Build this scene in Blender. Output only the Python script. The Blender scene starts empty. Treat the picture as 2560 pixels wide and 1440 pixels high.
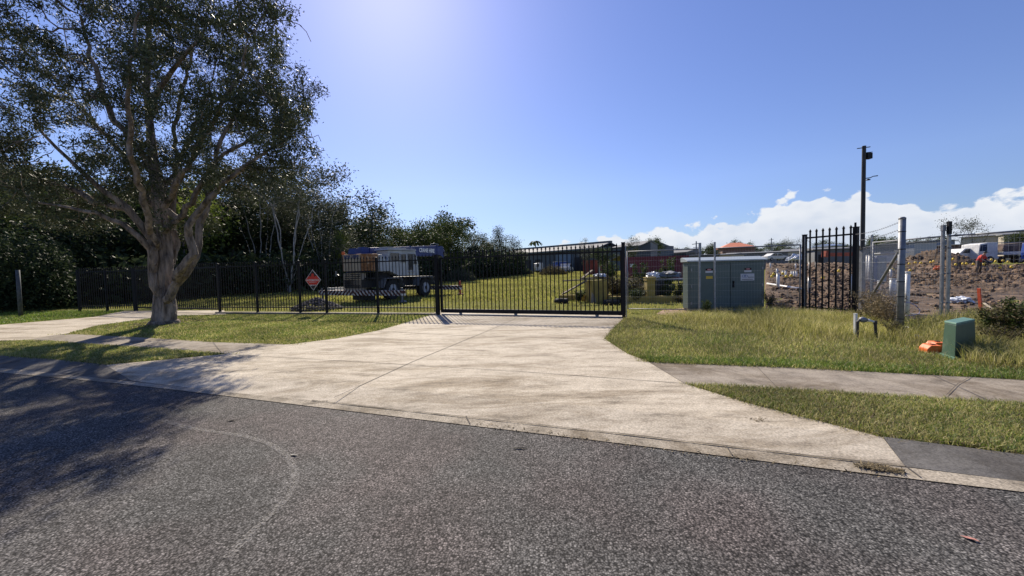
import bpy, bmesh, math, random
import numpy as np
from mathutils import Vector, Matrix, noise
from mathutils.geometry import tessellate_polygon
rad = math.radians
random.seed(7); rng = np.random.default_rng(7)
S = bpy.context.scene
COL = S.collection

# ------------------------------------------------------------------ camera
F, PITCH, ROLL, H = 960.0, rad(-2.5), rad(1.4), 1.5
fw = Vector((0, math.cos(PITCH), math.sin(PITCH)))
u0 = Vector((0, -math.sin(PITCH), math.cos(PITCH)))
r0 = Vector((1, 0, 0))
rt = r0*math.cos(ROLL) - u0*math.sin(ROLL)
up = u0*math.cos(ROLL) + r0*math.sin(ROLL)
cd = bpy.data.cameras.new('camera'); cam = bpy.data.objects.new('camera', cd); COL.objects.link(cam)
cd.sensor_width = 36; cd.lens = 36*F/2560; cd.clip_end = 5000; cd.clip_start = 0.05
cam.matrix_world = Matrix(((rt.x, up.x, -fw.x, 0), (rt.y, up.y, -fw.y, 0), (rt.z, up.z, -fw.z, H), (0, 0, 0, 1)))
S.camera = cam

# ------------------------------------------------------------------ sky, clouds, sun
SUN_EL, SUN_AZ = rad(38), rad(-16.5)          # azimuth measured from +Y towards +X
W = bpy.data.worlds.new('World'); S.world = W; W.use_nodes = True
nt = W.node_tree; nt.nodes.clear()
def N(t, **k):
    n = nt.nodes.new(t)
    for a, b in k.items():
        if a == 'inp':
            for i, v in b.items(): n.inputs[i].default_value = v
        else: setattr(n, a, b)
    return n
def math_(op, a, b=None, c=None, clamp=False):
    n = N('ShaderNodeMath', operation=op, use_clamp=clamp)
    for i, v in enumerate((a, b, c)):
        if v is None: continue
        if isinstance(v, (int, float)): n.inputs[i].default_value = v
        else: nt.links.new(v, n.inputs[i])
    return n.outputs[0]
L = nt.links.new
out = N('ShaderNodeOutputWorld'); bg = N('ShaderNodeBackground'); bg.inputs[1].default_value = 0.078
sky = N('ShaderNodeTexSky', sky_type='NISHITA', sun_disc=False, sun_elevation=SUN_EL, sun_rotation=SUN_AZ,
        altitude=0, air_density=1.0, dust_density=0.3, ozone_density=2.5)
tc = N('ShaderNodeTexCoord'); sep = N('ShaderNodeSeparateXYZ'); L(tc.outputs['Generated'], sep.inputs[0])
X, Y, Z = sep.outputs
az = math_('ARCTAN2', X, Y); hyp = math_('SQRT', math_('ADD', math_('MULTIPLY', X, X), math_('MULTIPLY', Y, Y)))
el = math_('ARCTAN2', Z, hyp)
cb = N('ShaderNodeCombineXYZ'); L(math_('MULTIPLY', az, 1.0), cb.inputs[0]); L(math_('MULTIPLY', el, 1.6), cb.inputs[1])
n1 = N('ShaderNodeTexNoise', inp={'Scale': 9.0, 'Detail': 9.0, 'Roughness': 0.56}); L(cb.outputs[0], n1.inputs['Vector'])
n2 = N('ShaderNodeTexNoise', inp={'Scale': 26.0, 'Detail': 8.0, 'Roughness': 0.62, 'Distortion': 0.3}); L(cb.outputs[0], n2.inputs['Vector'])
vor = N('ShaderNodeTexVoronoi', feature='SMOOTH_F1', inp={'Scale': 34.0, 'Smoothness': 0.6}); L(cb.outputs[0], vor.inputs['Vector'])
# top of the cloud bank as a function of azimuth
cur = N('ShaderNodeFloatCurve'); c = cur.mapping.curves[0]
prof = [(-3.2, .0), (-1.5, .0), (-.1, .0), (.03, .02), (.10, .06), (.17, .082), (.3, .088), (.45, .102), (.62, .132), (.68, .142), (.8, .112), (.95, .104), (1.1, .10), (1.4, .08), (2.0, .05), (3.2, .0)]
pts = [((a+3.2)/6.4, e*4) for a, e in prof]
c.points[0].location = pts[0]; c.points[1].location = pts[-1]
for p in pts[1:-1]: c.points.new(*p)
cur.mapping.update()
L(math_('MULTIPLY_ADD', az, 1/6.4, .5), cur.inputs['Value'])
top = math_('MULTIPLY', cur.outputs[0], .25)
edge = math_('MULTIPLY', math_('SUBTRACT', n1.outputs[0], .5), .10)
edge2 = math_('MULTIPLY', math_('SUBTRACT', .35, vor.outputs['Distance']), .045)
edge3 = math_('MULTIPLY', math_('SUBTRACT', n2.outputs[0], .5), .06)
d = math_('SUBTRACT', math_('ADD', math_('ADD', math_('ADD', top, edge), edge2), edge3), el)
mask = math_('MULTIPLY', math_('MULTIPLY', d, 120.0, clamp=True), math_('MULTIPLY', top, 40.0, clamp=True))
low = math_('MULTIPLY_ADD', d, -4.2, 1.05)                 # thinner, bluer towards the base
shade = math_('ADD', math_('MULTIPLY', math_('SUBTRACT', n1.outputs[0], .5), 1.2), math_('MULTIPLY', math_('SUBTRACT', n2.outputs[0], .5), .8))
lum = math_('ADD', math_('MAXIMUM', low, .62), math_('MULTIPLY', shade, .62))
cc = N('ShaderNodeMix', data_type='RGBA'); cc.inputs['A'].default_value = (4.5, 5.3, 6.7, 1); cc.inputs['B'].default_value = (7.3, 7.6, 8.1, 1)
mr = N('ShaderNodeMapRange', inp={'From Min': .5, 'From Max': 1.05}); L(lum, mr.inputs[0]); L(mr.outputs[0], cc.inputs['Factor'])
tint = N('ShaderNodeMix', data_type='RGBA', blend_type='MULTIPLY'); tint.inputs['Factor'].default_value = 1
L(sky.outputs[0], tint.inputs['A']); tr_ = N('ShaderNodeValToRGB'); L(math_('MULTIPLY', el, 1.0, clamp=True), tr_.inputs[0]); L(tr_.outputs[0], tint.inputs['B'])
tr_.color_ramp.elements[0].color = (.54, .63, .86, 1); tr_.color_ramp.elements[1].color = (.93, .93, 1.32, 1); tr_.color_ramp.elements[1].position = .75
q_ = tr_.color_ramp.elements.new(.2); q_.color = (.88, .88, 1.14, 1)
mx = N('ShaderNodeMix', data_type='RGBA'); L(mask, mx.inputs['Factor']); L(tint.outputs['Result'], mx.inputs['A']); L(cc.outputs['Result'], mx.inputs['B'])
L(mx.outputs['Result'], bg.inputs[0]); L(bg.outputs[0], out.inputs[0])

sl = bpy.data.lights.new('sun', 'SUN'); sl.energy = 5.0; sl.angle = rad(.5); sl.color = (1, .90, .75)
so = bpy.data.objects.new('sun', sl); COL.objects.link(so)
sd = Vector((math.sin(SUN_AZ)*math.cos(SUN_EL), math.cos(SUN_AZ)*math.cos(SUN_EL), math.sin(SUN_EL)))
so.rotation_euler = sd.to_track_quat('Z', 'Y').to_euler(); so.location = sd*50
S.view_settings.view_transform = 'Standard'; S.view_settings.look = 'None'; S.view_settings.exposure = 0.56
S.view_settings.gamma = 1.0
S.render.engine = 'CYCLES'; S.cycles.max_bounces = 6; S.cycles.transparent_max_bounces = 12

# ------------------------------------------------------------------ helpers
def ray(x, y): return rt*((x-1280)/F) + up*((720-y)/F) + fw
def G(x, y, z=0.0):
    d = ray(x, y); return Vector((0, 0, H)) + d*((z-H)/d.z)
def AT(x, y, D):
    d = ray(x, y); return Vector((0, 0, H)) + d*(D/d.y)
def tag(o, label=None, cat=None, group=None, kind=None):
    if label: o['label'] = label
    if cat: o['category'] = cat
    if group: o['group'] = group
    if kind: o['kind'] = kind
    return o
def T(name, label, cat, loc=(0, 0, 0), rz=0, group=None):
    o = bpy.data.objects.new(name, None); COL.objects.link(o); o.empty_display_size = .2
    o.location = loc; o.rotation_euler = (0, 0, rz)
    return tag(o, label, cat, group)
def copy_tree(o, parent=None):
    c = o.copy(); COL.objects.link(c); c.parent = parent
    for ch in [x for x in o.children]: copy_tree(ch, c)
    return c
class MB:
    def __init__(s, off=(0, 0, 0)): s.v = []; s.f = []; s.m = []; s.off = Vector(off); s.cm = 0
    def add(s, vs, fs):
        b = len(s.v); s.v += [Vector(v) - s.off for v in vs]
        for f in fs: s.f.append([i+b for i in f]); s.m.append(s.cm)
        return s
    def box(s, c, d, rz=0, rx=0, ry=0, taper=1.0, tx=None):
        R = Matrix.Rotation(rz, 3, 'Z') @ Matrix.Rotation(ry, 3, 'Y') @ Matrix.Rotation(rx, 3, 'X')
        vs = []
        for z in (-.5, .5):
            t = taper if z > 0 else 1
            for x, y in ((-.5, -.5), (.5, -.5), (.5, .5), (-.5, .5)): vs.append(Vector(c) + R @ Vector((x*d[0]*t, y*d[1]*t, z*d[2])))
        return s.add(vs, [(3, 2, 1, 0), (4, 5, 6, 7), (0, 1, 5, 4), (1, 2, 6, 5), (2, 3, 7, 6), (3, 0, 4, 7)])
    def bar(s, p, q, w, h=None, upv=(0, 0, 1)):
        p, q = Vector(p), Vector(q); h = h or w; a = (q-p).normalized()
        u = a.cross(Vector(upv))
        if u.length < 1e-4: u = a.cross(Vector((1, 0, 0)))
        u.normalize(); t = u.cross(a)
        vs = [b + u*x*w + t*y*h for b in (p, q) for x, y in ((-.5, -.5), (.5, -.5), (.5, .5), (-.5, .5))]
        return s.add(vs, [(3, 2, 1, 0), (4, 5, 6, 7), (0, 1, 5, 4), (1, 2, 6, 5), (2, 3, 7, 6), (3, 0, 4, 7)])
    def tube(s, pts, rs, n=8, cap=True):
        pts = [Vector(p) for p in pts]
        if not hasattr(rs, '__len__'): rs = [rs]*len(pts)
        vs = []; u = None
        for i, p in enumerate(pts):
            a = (pts[min(i+1, len(pts)-1)] - pts[max(i-1, 0)])
            if a.length < 1e-6: a = Vector((0, 0, 1))
            a.normalize()
            if u is None:
                u = a.cross(Vector((0, 0, 1)))
                if u.length < .01: u = a.cross(Vector((1, 0, 0)))
            u = (u - a*u.dot(a)); u.normalize(); w = a.cross(u)
            for k in range(n):
                t = 2*math.pi*k/n; vs.append(p + (u*math.cos(t) + w*math.sin(t))*rs[i])
        fs = []
        for i in range(len(pts)-1):
            for k in range(n): fs.append((i*n+k, i*n+(k+1) % n, (i+1)*n+(k+1) % n, (i+1)*n+k))
        if cap: fs += [tuple(range(n))[::-1], tuple((len(pts)-1)*n+k for k in range(n))]
        return s.add(vs, fs)
    def lathe(s, c, prof, n=16, axis='Z', M=None):
        vs = []
        for r, z in prof:
            for k in range(n):
                t = 2*math.pi*k/n; v = Vector((r*math.cos(t), r*math.sin(t), z))
                if axis == 'Y': v = Vector((v.x, v.z, v.y))
                if axis == 'X': v = Vector((v.z, v.x, v.y))
                if M: v = M @ v
                vs.append(Vector(c)+v)
        fs = [(i*n+k, i*n+(k+1) % n, (i+1)*n+(k+1) % n, (i+1)*n+k) for i in range(len(prof)-1) for k in range(n)]
        fs += [tuple(range(n))[::-1], tuple((len(prof)-1)*n+k for k in range(n))]
        return s.add(vs, fs)
    def prism(s, poly, a, b, plane='XZ'):
        def mk(p, t):
            return {'XZ': (p[0], t, p[1]), 'YZ': (t, p[0], p[1]), 'XY': (p[0], p[1], t)}[plane]
        n = len(poly); vs = [mk(p, a) for p in poly] + [mk(p, b) for p in poly]
        tri = tessellate_polygon([[Vector((p[0], p[1], 0)) for p in poly]])
        fs = [tuple(t) for t in tri] + [tuple(i+n for i in t[::-1]) for t in tri]
        fs += [(i, (i+1) % n, (i+1) % n+n, i+n) for i in range(n)]
        return s.add(vs, fs)
    def poly(s, pts):
        tri = tessellate_polygon([[Vector((p[0], p[1], 0)) for p in pts]])
        fs = []
        for t in tri:
            a, b, c = (Vector(pts[i]) for i in t)
            n = (b.xy-a.xy).cross(c.xy-a.xy) if False else ((b.x-a.x)*(c.y-a.y)-(b.y-a.y)*(c.x-a.x))
            fs.append(tuple(t) if n > 0 else tuple(t[::-1]))
        return s.add(pts, fs)
    def build(s, name, mats, parent=None, bevel=0, smooth=False, recalc=True):
        me = bpy.data.meshes.new(name)
        me.from_pydata([tuple(v) for v in s.v], [], s.f)
        mats = mats if isinstance(mats, (list, tuple)) else [mats]
        for m in mats: me.materials.append(m)
        if len(mats) > 1: me.polygons.foreach_set('material_index', s.m)
        if recalc:
            bm = bmesh.new(); bm.from_mesh(me); bmesh.ops.recalc_face_normals(bm, faces=bm.faces)
            bm.to_mesh(me); bm.free()
        if smooth: me.polygons.foreach_set('use_smooth', [True]*len(me.polygons))
        me.update()
        o = bpy.data.objects.new(name, me); COL.objects.link(o)
        if parent: o.parent = parent
        if bevel:
            b = o.modifiers.new('bevel', 'BEVEL'); b.width = bevel; b.segments = 2; b.limit_method = 'ANGLE'
        return o
def np_mesh(name, V, Q, mat, parent=None, smooth=False):
    me = bpy.data.meshes.new(name); V = np.asarray(V, np.float32); Q = np.asarray(Q, np.int32)
    k = Q.shape[1]
    me.vertices.add(len(V)); me.vertices.foreach_set('co', V.ravel())
    me.loops.add(Q.size); me.loops.foreach_set('vertex_index', Q.ravel())
    me.polygons.add(len(Q)); me.polygons.foreach_set('loop_start', np.arange(0, Q.size, k, dtype=np.int32))
    me.update(calc_edges=True); me.materials.append(mat)
    if smooth: me.polygons.foreach_set('use_smooth', [True]*len(me.polygons))
    o = bpy.data.objects.new(name, me); COL.objects.link(o)
    if parent: o.parent = parent
    return o

# ------------------------------------------------------------------ materials
def M(name, col, rough=.6, var=.18, scale=4, bump=0, metal=0, col2=None, island=None, transl=0, spec=.5, stretch=None, bscale=None, dirt=None, detail=5):
    m = bpy.data.materials.new(name); m.use_nodes = True; t = m.node_tree; b = t.nodes['Principled BSDF']
    b.inputs['Roughness'].default_value = rough; b.inputs['Metallic'].default_value = metal
    b.inputs['Specular IOR Level'].default_value = spec
    lk = t.links.new
    tcn = t.nodes.new('ShaderNodeTexCoord'); mp = t.nodes.new('ShaderNodeMapping'); lk(tcn.outputs['Object'], mp.inputs[0])
    if stretch: mp.inputs['Scale'].default_value = stretch
    if island:
        ge = t.nodes.new('ShaderNodeNewGeometry'); r = t.nodes.new('ShaderNodeValToRGB')
        lk(ge.outputs['Random Per Island'], r.inputs[0])
        e = r.color_ramp.elements
        while len(e) < len(island): e.new(.5)
        for i, c in enumerate(island): e[i].position = i/(len(island)-1); e[i].color = (*c, 1)
        nz = t.nodes.new('ShaderNodeTexNoise'); nz.inputs['Scale'].default_value = scale; lk(mp.outputs[0], nz.inputs[0])
        mrn = t.nodes.new('ShaderNodeMapRange'); mrn.inputs[1].default_value = .3; mrn.inputs[2].default_value = .7
        mrn.inputs[3].default_value = 1-var; mrn.inputs[4].default_value = 1+var; lk(nz.outputs[0], mrn.inputs[0])
        ml = t.nodes.new('ShaderNodeVectorMath'); ml.operation = 'SCALE'; lk(r.outputs[0], ml.inputs[0]); lk(mrn.outputs[0], ml.inputs['Scale'])
        colout = ml.outputs[0]
    else:
        nz = t.nodes.new('ShaderNodeTexNoise'); nz.inputs['Scale'].default_value = scale; nz.inputs['Detail'].default_value = detail; lk(mp.outputs[0], nz.inputs[0])
        nz.inputs['Roughness'].default_value = .62
        r = t.nodes.new('ShaderNodeValToRGB'); lk(nz.outputs[0], r.inputs[0]); e = r.color_ramp.elements
        c2 = col2 or tuple(c*(1-var*1.6) for c in col); e[0].position = .32; e[1].position = .68
        e[0].color = (*c2, 1); e[1].color = (*(tuple(c*(1+var*.5) for c in col)), 1)
        colout = r.outputs[0]
        if dirt:
            n3 = t.nodes.new('ShaderNodeTexNoise'); n3.inputs['Scale'].default_value = dirt[1]; n3.inputs['Detail'].default_value = 8; n3.inputs['Roughness'].default_value = .7
            lk(mp.outputs[0], n3.inputs[0]); r3 = t.nodes.new('ShaderNodeValToRGB'); lk(n3.outputs[0], r3.inputs[0])
            r3.color_ramp.elements[0].position = dirt[2]; r3.color_ramp.elements[1].position = dirt[2]+dirt[3]
            mm = t.nodes.new('ShaderNodeMix'); mm.data_type = 'RGBA'; lk(r3.outputs[0], mm.inputs['Factor']); lk(colout, mm.inputs['A']); mm.inputs['B'].default_value = (*dirt[0], 1)
            colout = mm.outputs['Result']
    lk(colout, b.inputs['Base Color'])
    if bump:
        nb = t.nodes.new('ShaderNodeTexNoise'); nb.inputs['Scale'].default_value = bscale or scale*4; nb.inputs['Detail'].default_value = 6; lk(mp.outputs[0], nb.inputs[0])
        bp = t.nodes.new('ShaderNodeBump'); bp.inputs['Strength'].default_value = min(bump, 1); bp.inputs['Distance'].default_value = .02*max(bump, 1); lk(nb.outputs[0], bp.inputs['Height']); lk(bp.outputs[0], b.inputs['Normal'])
    if transl:
        tr = t.nodes.new('ShaderNodeBsdfTranslucent'); mxs = t.nodes.new('ShaderNodeMixShader'); mxs.inputs[0].default_value = transl
        lk(colout, tr.inputs[0]); lk(b.outputs[0], mxs.inputs[1]); lk(tr.outputs[0], mxs.inputs[2]); lk(mxs.outputs[0], t.nodes['Material Output'].inputs[0])
    return m
def asphalt():
    m = bpy.data.materials.new('asphalt'); m.use_nodes = True; t = m.node_tree; b = t.nodes['Principled BSDF']; lk = t.links.new
    tcn = t.nodes.new('ShaderNodeTexCoord'); nodes = t.nodes.new
    v = nodes('ShaderNodeTexVoronoi'); v.inputs['Scale'].default_value = 88; v.inputs['Randomness'].default_value = 1
    lk(tcn.outputs['Object'], v.inputs['Vector'])
    sp = nodes('ShaderNodeSeparateColor'); lk(v.outputs['Color'], sp.inputs[0])
    r = nodes('ShaderNodeValToRGB'); lk(sp.outputs[0], r.inputs[0]); e = r.color_ramp.elements
    cols = [(.0, (.050, .048, .045)), (.28, (.085, .081, .075)), (.6, (.128, .122, .112)), (.9, (.175, .166, .152)), (1, (.27, .257, .235))]
    while len(e) < 5: e.new(.5)
    for i, (p, c) in enumerate(cols): e[i].position = p; e[i].color = (*c, 1)
    rd = nodes('ShaderNodeMapRange'); lk(v.outputs['Distance'], rd.inputs[0]); rd.inputs[1].default_value = .25; rd.inputs[2].default_value = .75; rd.inputs[3].default_value = 1.15; rd.inputs[4].default_value = .22
    n = nodes('ShaderNodeTexNoise'); n.inputs['Scale'].default_value = .9; n.inputs['Detail'].default_value = 5; lk(tcn.outputs['Object'], n.inputs[0])
    n2 = nodes('ShaderNodeTexNoise'); n2.inputs['Scale'].default_value = 14; n2.inputs['Detail'].default_value = 4; lk(tcn.outputs['Object'], n2.inputs[0])
    rn = nodes('ShaderNodeMapRange'); lk(n.outputs[0], rn.inputs[0]); rn.inputs[1].default_value = .3; rn.inputs[2].default_value = .7; rn.inputs[3].default_value = .82; rn.inputs[4].default_value = 1.22
    rn2 = nodes('ShaderNodeMapRange'); lk(n2.outputs[0], rn2.inputs[0]); rn2.inputs[1].default_value = .3; rn2.inputs[2].default_value = .7; rn2.inputs[3].default_value = .8; rn2.inputs[4].default_value = 1.2
    a = nodes('ShaderNodeMath'); a.operation = 'MULTIPLY'; lk(rd.outputs[0], a.inputs[0]); lk(rn.outputs[0], a.inputs[1])
    a2 = nodes('ShaderNodeMath'); a2.operation = 'MULTIPLY'; lk(a.outputs[0], a2.inputs[0]); lk(rn2.outputs[0], a2.inputs[1])
    s = nodes('ShaderNodeVectorMath'); s.operation = 'SCALE'; lk(r.outputs[0], s.inputs[0]); lk(a2.outputs[0], s.inputs['Scale'])
    # faint reddish patches of aggregate
    n3 = nodes('ShaderNodeTexNoise'); n3.inputs['Scale'].default_value = .7; n3.inputs['Detail'].default_value = 3; mp = nodes('ShaderNodeMapping'); mp.inputs['Location'].default_value = (9, 4, 0); lk(tcn.outputs['Object'], mp.inputs[0]); lk(mp.outputs[0], n3.inputs[0])
    rr = nodes('ShaderNodeValToRGB'); lk(n3.outputs[0], rr.inputs[0]); rr.color_ramp.elements[0].position = .42; rr.color_ramp.elements[1].position = .62
    rr.color_ramp.elements[0].color = (.98, 1, 1.02, 1); rr.color_ramp.elements[1].color = (1.06, .97, .985, 1)
    mu = nodes('ShaderNodeVectorMath'); mu.operation = 'MULTIPLY'; lk(s.outputs[0], mu.inputs[0]); lk(rr.outputs[0], mu.inputs[1])
    lk(mu.outputs[0], b.inputs['Base Color']); b.inputs['Roughness'].default_value = .8; b.inputs['Specular IOR Level'].default_value = .12
    bp = nodes('ShaderNodeBump'); bp.invert = True; bp.inputs['Strength'].default_value = .7; bp.inputs['Distance'].default_value = .003; lk(v.outputs['Distance'], bp.inputs['Height']); lk(bp.outputs[0], b.inputs['Normal'])
    return m
def concrete(name, a, b_, dark, speck=.35, sx=(1, 1, 1), rot=0):
    m = bpy.data.materials.new(name); m.use_nodes = True; t = m.node_tree; b = t.nodes['Principled BSDF']; lk = t.links.new; nodes = t.nodes.new
    tcn = nodes('ShaderNodeTexCoord'); mp = nodes('ShaderNodeMapping'); mp.inputs['Scale'].default_value = sx; mp.inputs['Rotation'].default_value = (0, 0, rot); lk(tcn.outputs['Object'], mp.inputs[0])
    n = nodes('ShaderNodeTexNoise'); n.inputs['Scale'].default_value = 2.4; n.inputs['Detail'].default_value = 11; n.inputs['Roughness'].default_value = .74; lk(mp.outputs[0], n.inputs[0])
    r = nodes('ShaderNodeValToRGB'); lk(n.outputs[0], r.inputs[0]); e = r.color_ramp.elements; e.new(.5)
    for i, (p, c) in enumerate(((.33, dark), (.47, b_), (.62, a))): e[i].position = p; e[i].color = (*c, 1)
    f = nodes('ShaderNodeTexNoise'); f.inputs['Scale'].default_value = 55; f.inputs['Detail'].default_value = 4; f.inputs['Roughness'].default_value = .7; lk(tcn.outputs['Object'], f.inputs[0])
    fr = nodes('ShaderNodeMapRange'); lk(f.outputs[0], fr.inputs[0]); fr.inputs[1].default_value = .32; fr.inputs[2].default_value = .68; fr.inputs[3].default_value = 1-speck; fr.inputs[4].default_value = 1+speck*.55
    s = nodes('ShaderNodeVectorMath'); s.operation = 'SCALE'; lk(r.outputs[0], s.inputs[0]); lk(fr.outputs[0], s.inputs['Scale'])
    g2_ = nodes('ShaderNodeTexNoise'); g2_.inputs['Scale'].default_value = .75; g2_.inputs['Detail'].default_value = 12; g2_.inputs['Roughness'].default_value = .78; g2_.inputs['Distortion'].default_value = .6
    mp2 = nodes('ShaderNodeMapping'); mp2.inputs['Location'].default_value = (7, 3, 0); lk(mp.outputs[0], mp2.inputs[0]); lk(mp2.outputs[0], g2_.inputs[0])
    rr2 = nodes('ShaderNodeValToRGB'); lk(g2_.outputs[0], rr2.inputs[0]); rr2.color_ramp.elements[0].position = .47; rr2.color_ramp.elements[1].position = .62
    rr2.color_ramp.elements[0].color = (1, 1, 1, 1); rr2.color_ramp.elements[1].color = (.52, .475, .41, 1)
    s2_ = nodes('ShaderNodeVectorMath'); s2_.operation = 'MULTIPLY'; lk(s.outputs[0], s2_.inputs[0]); lk(rr2.outputs[0], s2_.inputs[1]); s = s2_
    lk(s.outputs[0], b.inputs['Base Color']); b.inputs['Roughness'].default_value = .85; b.inputs['Specular IOR Level'].default_value = .25
    bp = nodes('ShaderNodeBump'); bp.inputs['Strength'].default_value = .6; bp.inputs['Distance'].default_value = .006; lk(f.outputs[0], bp.inputs['Height']); lk(bp.outputs[0], b.inputs['Normal'])
    return m
m_asph = asphalt()
m_drive = concrete('driveway_concrete', (.56, .495, .39), (.455, .395, .305), (.235, .20, .15), .42, (.55, 1.6, 1), rad(18))
m_path = concrete('footpath_concrete', (.34, .295, .235), (.27, .232, .185), (.17, .146, .115), .3)
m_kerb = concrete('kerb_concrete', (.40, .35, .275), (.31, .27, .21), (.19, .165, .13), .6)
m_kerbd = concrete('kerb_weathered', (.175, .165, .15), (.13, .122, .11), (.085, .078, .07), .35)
m_ground = M('soil_grass', (.17, .17, .04), .95, col2=(.10, .105, .028), scale=1.2, bump=1, bscale=30, dirt=((.17, .14, .06), 3, .55, .2), spec=.04)
m_black = M('black_powdercoat', (.006, .006, .008), .55, .2, 3, spec=.25)
m_galv = M('galvanised', (.30, .31, .33), .42, .22, 9, metal=.55, bump=.1)
m_galvd = M('galvanised_dull', (.22, .23, .25), .55, .25, 7, metal=.3, bump=.1)
m_white = M('white_paint', (.62, .62, .60), .5, .15, 3, dirt=((.3, .27, .22), 2, .6, .25))
m_pvc = M('white_pvc', (.70, .70, .68), .4, .12, 3)
m_bark = M('paperbark', (.36, .285, .22), .95, col2=(.04, .03, .022), scale=6.5, bump=3.5, bscale=15, stretch=(1, 1, .22), detail=9, dirt=((.05, .04, .035), 5, .56, .16))
m_bark2 = M('grey_bark', (.15, .135, .12), .95, col2=(.05, .045, .04), scale=5, bump=1, stretch=(1, 1, .3))
m_barkw = M('pale_bark', (.42, .40, .37), .9, col2=(.2, .18, .16), scale=4, bump=1, stretch=(1, 1, .3))
def leafm(name, cols, tr=.3, rough=.6, var=.3, scale=.9): return M(name, cols[0], rough, var, scale, island=cols, transl=tr, spec=.13)
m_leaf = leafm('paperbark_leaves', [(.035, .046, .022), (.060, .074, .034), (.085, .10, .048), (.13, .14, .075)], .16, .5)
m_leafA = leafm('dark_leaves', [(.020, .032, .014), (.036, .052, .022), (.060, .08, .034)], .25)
m_leafB = leafm('green_leaves', [(.030, .045, .014), (.05, .075, .02), (.085, .11, .030)], .3)
m_leafC = leafm('greygreen_leaves', [(.045, .055, .032), (.075, .085, .05), (.11, .12, .075)], .25)
m_leafD = leafm('bright_leaves', [(.09, .13, .02), (.14, .18, .03), (.18, .21, .05)], .35)
m_leafE = leafm('weed_leaves', [(.05, .05, .02), (.09, .085, .03), (.14, .12, .06), (.10, .07, .05)], .3)
m_g_short = M('lawn_blades', (.1, .1, .03), .7, .35, .8, island=[(.15, .18, .04), (.26, .275, .065), (.39, .365, .13), (.58, .51, .27)], transl=.48)
m_g_green = M('green_blades', (.1, .1, .03), .6, .25, .8, island=[(.09, .15, .02), (.14, .22, .03), (.2, .28, .05)], transl=.35)
m_g_tall = M('tall_blades', (.1, .1, .03), .7, .3, .7, island=[(.16, .18, .035), (.28, .28, .065), (.42, .38, .13), (.62, .55, .29)], transl=.45)
m_g_field = M('field_blades', (.1, .1, .03), .8, .3, .15, island=[(.17, .20, .04), (.26, .27, .055), (.36, .34, .09), (.44, .38, .16)], transl=.48)
m_straw = M('straw', (.2, .15, .08), .9, island=[(.12, .09, .05), (.22, .17, .09), (.3, .24, .14)], transl=.2)
m_dirt = M('excavated_earth', (.115, .072, .040), .97, col2=(.034, .022, .014), scale=2.2, bump=3, bscale=10, dirt=((.25, .165, .10), .8, .50, .14), detail=9)
m_cab = M('cabinet_green', (.115, .15, .135), .5, .06, 2, spec=.35)
m_cabr = M('cabinet_roof', (.45, .50, .50), .4, .05, 2)
m_green = M('pillar_green', (.035, .08, .05), .5, .12, 5, dirt=((.12, .17, .12), 3, .56, .3))
m_greent = M('pillar_lid_green', (.11, .22, .16), .5, .1, 5)
m_orange = M('orange_plastic', (.75, .16, .03), .5, .1, 5)
m_red = M('red_paint', (.42, .03, .02), .5, .1, 5)
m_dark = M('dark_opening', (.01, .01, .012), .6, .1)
m_glass = M('dark_glass', (.02, .025, .03), .08, .1)
m_tyre = M('tyre_rubber', (.015, .015, .016), .85, .2, 6)
m_rim = M('wheel_rim', (.35, .36, .38), .5, .2, 6)
m_yel = M('yellow_render', (.36, .27, .07), .85, .2, 2, dirt=((.09, .07, .04), 2.4, .60, .12))
m_ycap = M('yellow_cap', (.8, .55, .03), .5, .05)
m_timber = M('weathered_timber', (.20, .155, .11), .9, .3, 4, stretch=(1, 4, 4), bump=.5)

# ------------------------------------------------------------------ ground, road, kerb, paths
def ext(pts, a, b):   # extend a polyline in its own direction at both ends
    pts = [Vector(p) for p in pts]
    d0 = (pts[0]-pts[1]).normalized(); d1 = (pts[-1]-pts[-2]).normalized()
    return [pts[0]+d0*a] + pts + [pts[-1]+d1*b]
def resample(pts, n):
    pts = [Vector(p) for p in pts]; ls = [0]
    for a, b in zip(pts, pts[1:]): ls.append(ls[-1]+(b-a).length)
    o = []
    for i in range(n):
        t = ls[-1]*i/(n-1); k = max(j for j in range(len(ls)) if ls[j] <= t+1e-9); k = min(k, len(pts)-2)
        o.append(pts[k].lerp(pts[k+1], (t-ls[k])/max(ls[k+1]-ls[k], 1e-9)))
    return o
RZ = -.045
GL = ext([G(*p, RZ) for p in ((0, 932), (222, 952), (400, 971), (511, 984), (755, 1014), (1100, 1056), (1540, 1108), (1864, 1149), (2103, 1178), (2560, 1232))], 14, 25)
GU = ext([G(*p, RZ+.004) for p in ((0, 920), (178, 937), (400, 961), (555, 979), (822, 1005), (1100, 1036), (1500, 1079), (1731, 1106), (2130, 1152), (2263, 1166), (2560, 1204))], 14, 25)
ktR = [G(2207, 1097), G(2385, 1112), G(2560, 1138)]
ktL = [G(0, 891), G(120, 899), G(262, 914)]
def off_line(pts, d):
    o = []
    for i, p in enumerate(pts):
        a = (pts[min(i+1, len(pts)-1)]-pts[max(i-1, 0)]).normalized(); o.append(Vector((p.x-a.y*d, p.y+a.x*d, 0)))
    return o
mid = off_line([p for p in GU if -5.2 < p.x < 2.6], .50)
KT = ext(ktL + mid + ktR, 14, 25)
GY = [(0, 0.), (30, 0.), (45, .25), (60, .6), (75, .95), (110, 1.25), (1500, 1.25)]
def gz(y):
    for (a, za), (b, zb_) in zip(GY, GY[1:]):
        if y <= b: return za+(zb_-za)*max(0, (y-a))/(b-a)
    return GY[-1][1]
def strip(mb, A, B, n=60):
    A, B = resample(A, n), resample(B, n); vs = []
    for a, b in zip(A, B): vs += [a, b]
    mb.add(vs, [(2*i, 2*i+1, 2*i+3, 2*i+2) for i in range(n-1)])
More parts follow.
